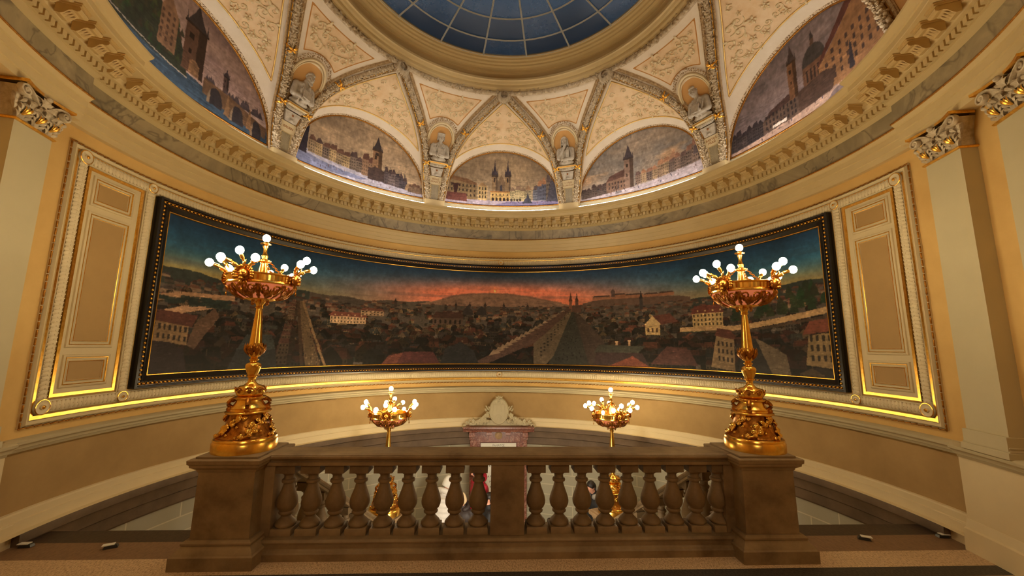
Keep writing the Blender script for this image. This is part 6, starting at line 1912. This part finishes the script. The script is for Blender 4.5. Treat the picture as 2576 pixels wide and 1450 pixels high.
    if hat:
        Hm = MB(); Hm.lathe([(.088*k, -.075*k), (.098*k, -.03*k), (.100*k, .012*k), (.098*k, .045*k), (.094*k, .05*k), (.090*k, .085*k), (.068*k, .118*k), (.03*k, .135*k), (.0, .138*k)], seg=24, mtx=Matrix.Translation(hd((0, .010, .128))) @ (Matrix.Rotation(-lean, 4, 'X') @ Euler((nod-.08, 0, turn)).to_matrix().to_4x4() if False else Matrix.Rotation(lean, 4, 'X') @ Euler((nod, 0, turn)).to_matrix().to_4x4()))
        if hat == 'cap':
            for f in np.linspace(-1, 1, 9): Hm.cap(hd((.06*f, -.075, .165)), hd((.05*f, -.145+.03*f*f, .155)), .008*k, .006*k, 6)
        sculpt(Hm, 'beanie' if hat == 'beanie' else 'cap', hatmat, t, .009, 2)
    if hood:
        Hm = MB()
        for a in np.linspace(-2.6, 2.6, 16): Hm.ell(up((.112*math.sin(a), .02+.085*math.cos(a), 1.47+.04*math.cos(a))), .052*k, 8, 6)
        sculpt(Hm, 'hood', hood, t, .013, 2)
    return t
V = visitor
V('person in a white puffer jacket and white knit hat, turned away', (-1.0, 2.85, FL), RAD(150), 1.58, .18, 'white_coat', hat='beanie', hatmat='knit_white', hood='white_coat', puffy=True, nod=.35, turn=-.7, hair=None)
V('person in a dark brown jacket and cream cap beside the white-jacketed visitor', (-.60, 2.72, FL), RAD(-22), 1.40, .05, 'coat_brown', hat='cap', hatmat='cap_cream', hood='coat_brown', nod=.35, turn=-.3, hair=None)
V('person in a crimson jacket and navy hat leaning towards the tablet', (-.31, 3.15, FL), RAD(-60), 1.76, .12, 'coat_red', hat='beanie', hatmat='coat_navy', hood='coat_red', nod=.2, hair=None)
V('dark-haired person in black in profile, hands together in front', (-.15, 2.60, FL), RAD(-85), 1.44, .04, 'coat_black', longhair=True, hands=[((-.24, -.06, 1.12), (-.05, -.30, 1.10)), ((.24, -.06, 1.12), (.05, -.30, 1.12))])
V('man with short dark hair and grey hood looking down beside the right stair', (1.78, 2.98, FL), RAD(-60), 1.53, .16, 'coat_black', hood='grey_hood', nod=.4)
V('child in a dark hooded coat, only the head showing above the base course', (.90, 2.95, FL), RAD(40), .90, .05, 'coat_navy', hood='coat_navy')

# ------------------------------------------------------------------ small floor sensors by the stair heads
def sensor(x, y, rz, lab):
    t = thing('floor_sensor', lab, 'sensor', (x, y, 0), rz, 'floor sensors by the stairs')
    m = MB(); m.box((0, 0, .014), (.10, .045, .028), top=.85, bevel=.004); m.build('housing', 'sensor', t, (0, 0, 0), 20)
    m = MB(); m.box((-.018, 0, .031), (.085, .046, .008), bevel=.002); m.build('cover', 'paper', t, (0, 0, 0), 20)
sensor(-4.28, -.53, .1, 'small white floor sensor by the left wall')
sensor(-3.52, -.56, .5, 'small black and white floor sensor on the floor left of the balustrade')
sensor(3.51, -.55, -.5+math.pi, 'small black and white floor sensor on the floor right of the balustrade')
sensor(4.34, -.52, math.pi-.1, 'small white floor sensor by the right wall')

# ------------------------------------------------------------------ strip lights lying on the cornice behind its edge
for b in BAYS:
    a = -RAD(b*BAY); O = P(0, 3.95, 4.828)
    t = thing('strip_light', 'thin strip light on the cornice ledge below %s' % SUBJ[b], 'lamp', Matrix.Rotation(a, 4, 'Z') @ Vector(O), a, 'strip lights on the cornice')
    m = MB(); m.cylbox(-17.6, 17.6, 4.829, 4.837, 3.965, 3.935, 20); m.build('profile', 'iron', t, tuple(O), 0)
    m = MB(); m.cylbox(-17.6, 17.6, 4.837, 4.841, 3.962, 3.938, 20); m.build('diffuser', 'led', t, tuple(O), 0)
# added unseen area light, no fitting, to brighten the lower stair hall
hl = bpy.data.lights.new('stair_hall_fill_light', 'AREA'); hl.shape = 'DISK'; hl.size = .5; hl.energy = 40; hl.color = (1, .88, .70)
for th, e in ((128, 1), (-128, 1), (158, 1), (-158, 1)):     # added unseen spots, no fittings, that even out light on vault and lunettes
    fl = bpy.data.lights.new('vault_fill_spot', 'SPOT'); fl.energy = 130; fl.color = (1, .90, .78); fl.spot_size = RAD(34); fl.spot_blend = .7; fl.shadow_soft_size = .12
    fo_ = bpy.data.objects.new('vault_fill_spot', fl); COL.objects.link(fo_); p_ = P(th, 3.96, 4.97); fo_.location = p_
    fo_.rotation_euler = (Vector((3.6*math.sin(RAD(th-180 if th > 0 else th+180))*.9, 3.4, 5.45))-Vector(p_)).to_track_quat('-Z', 'Y').to_euler()
ho = bpy.data.objects.new('stair_hall_fill_light', hl); COL.objects.link(ho); ho.location = (0, .35, -.25); ho.rotation_euler = (RAD(35), 0, 0)

# added unseen area light behind the viewer, brightens the balustrade front
el = bpy.data.lights.new('passage_fill_light', 'AREA'); el.shape = 'DISK'; el.size = .6; el.energy = 24; el.color = (1, .80, .52)
eo = bpy.data.objects.new('passage_fill_light', el); COL.objects.link(eo); eo.location = (0, -6.2, 3.95); eo.rotation_euler = (RAD(28), 0, 0)
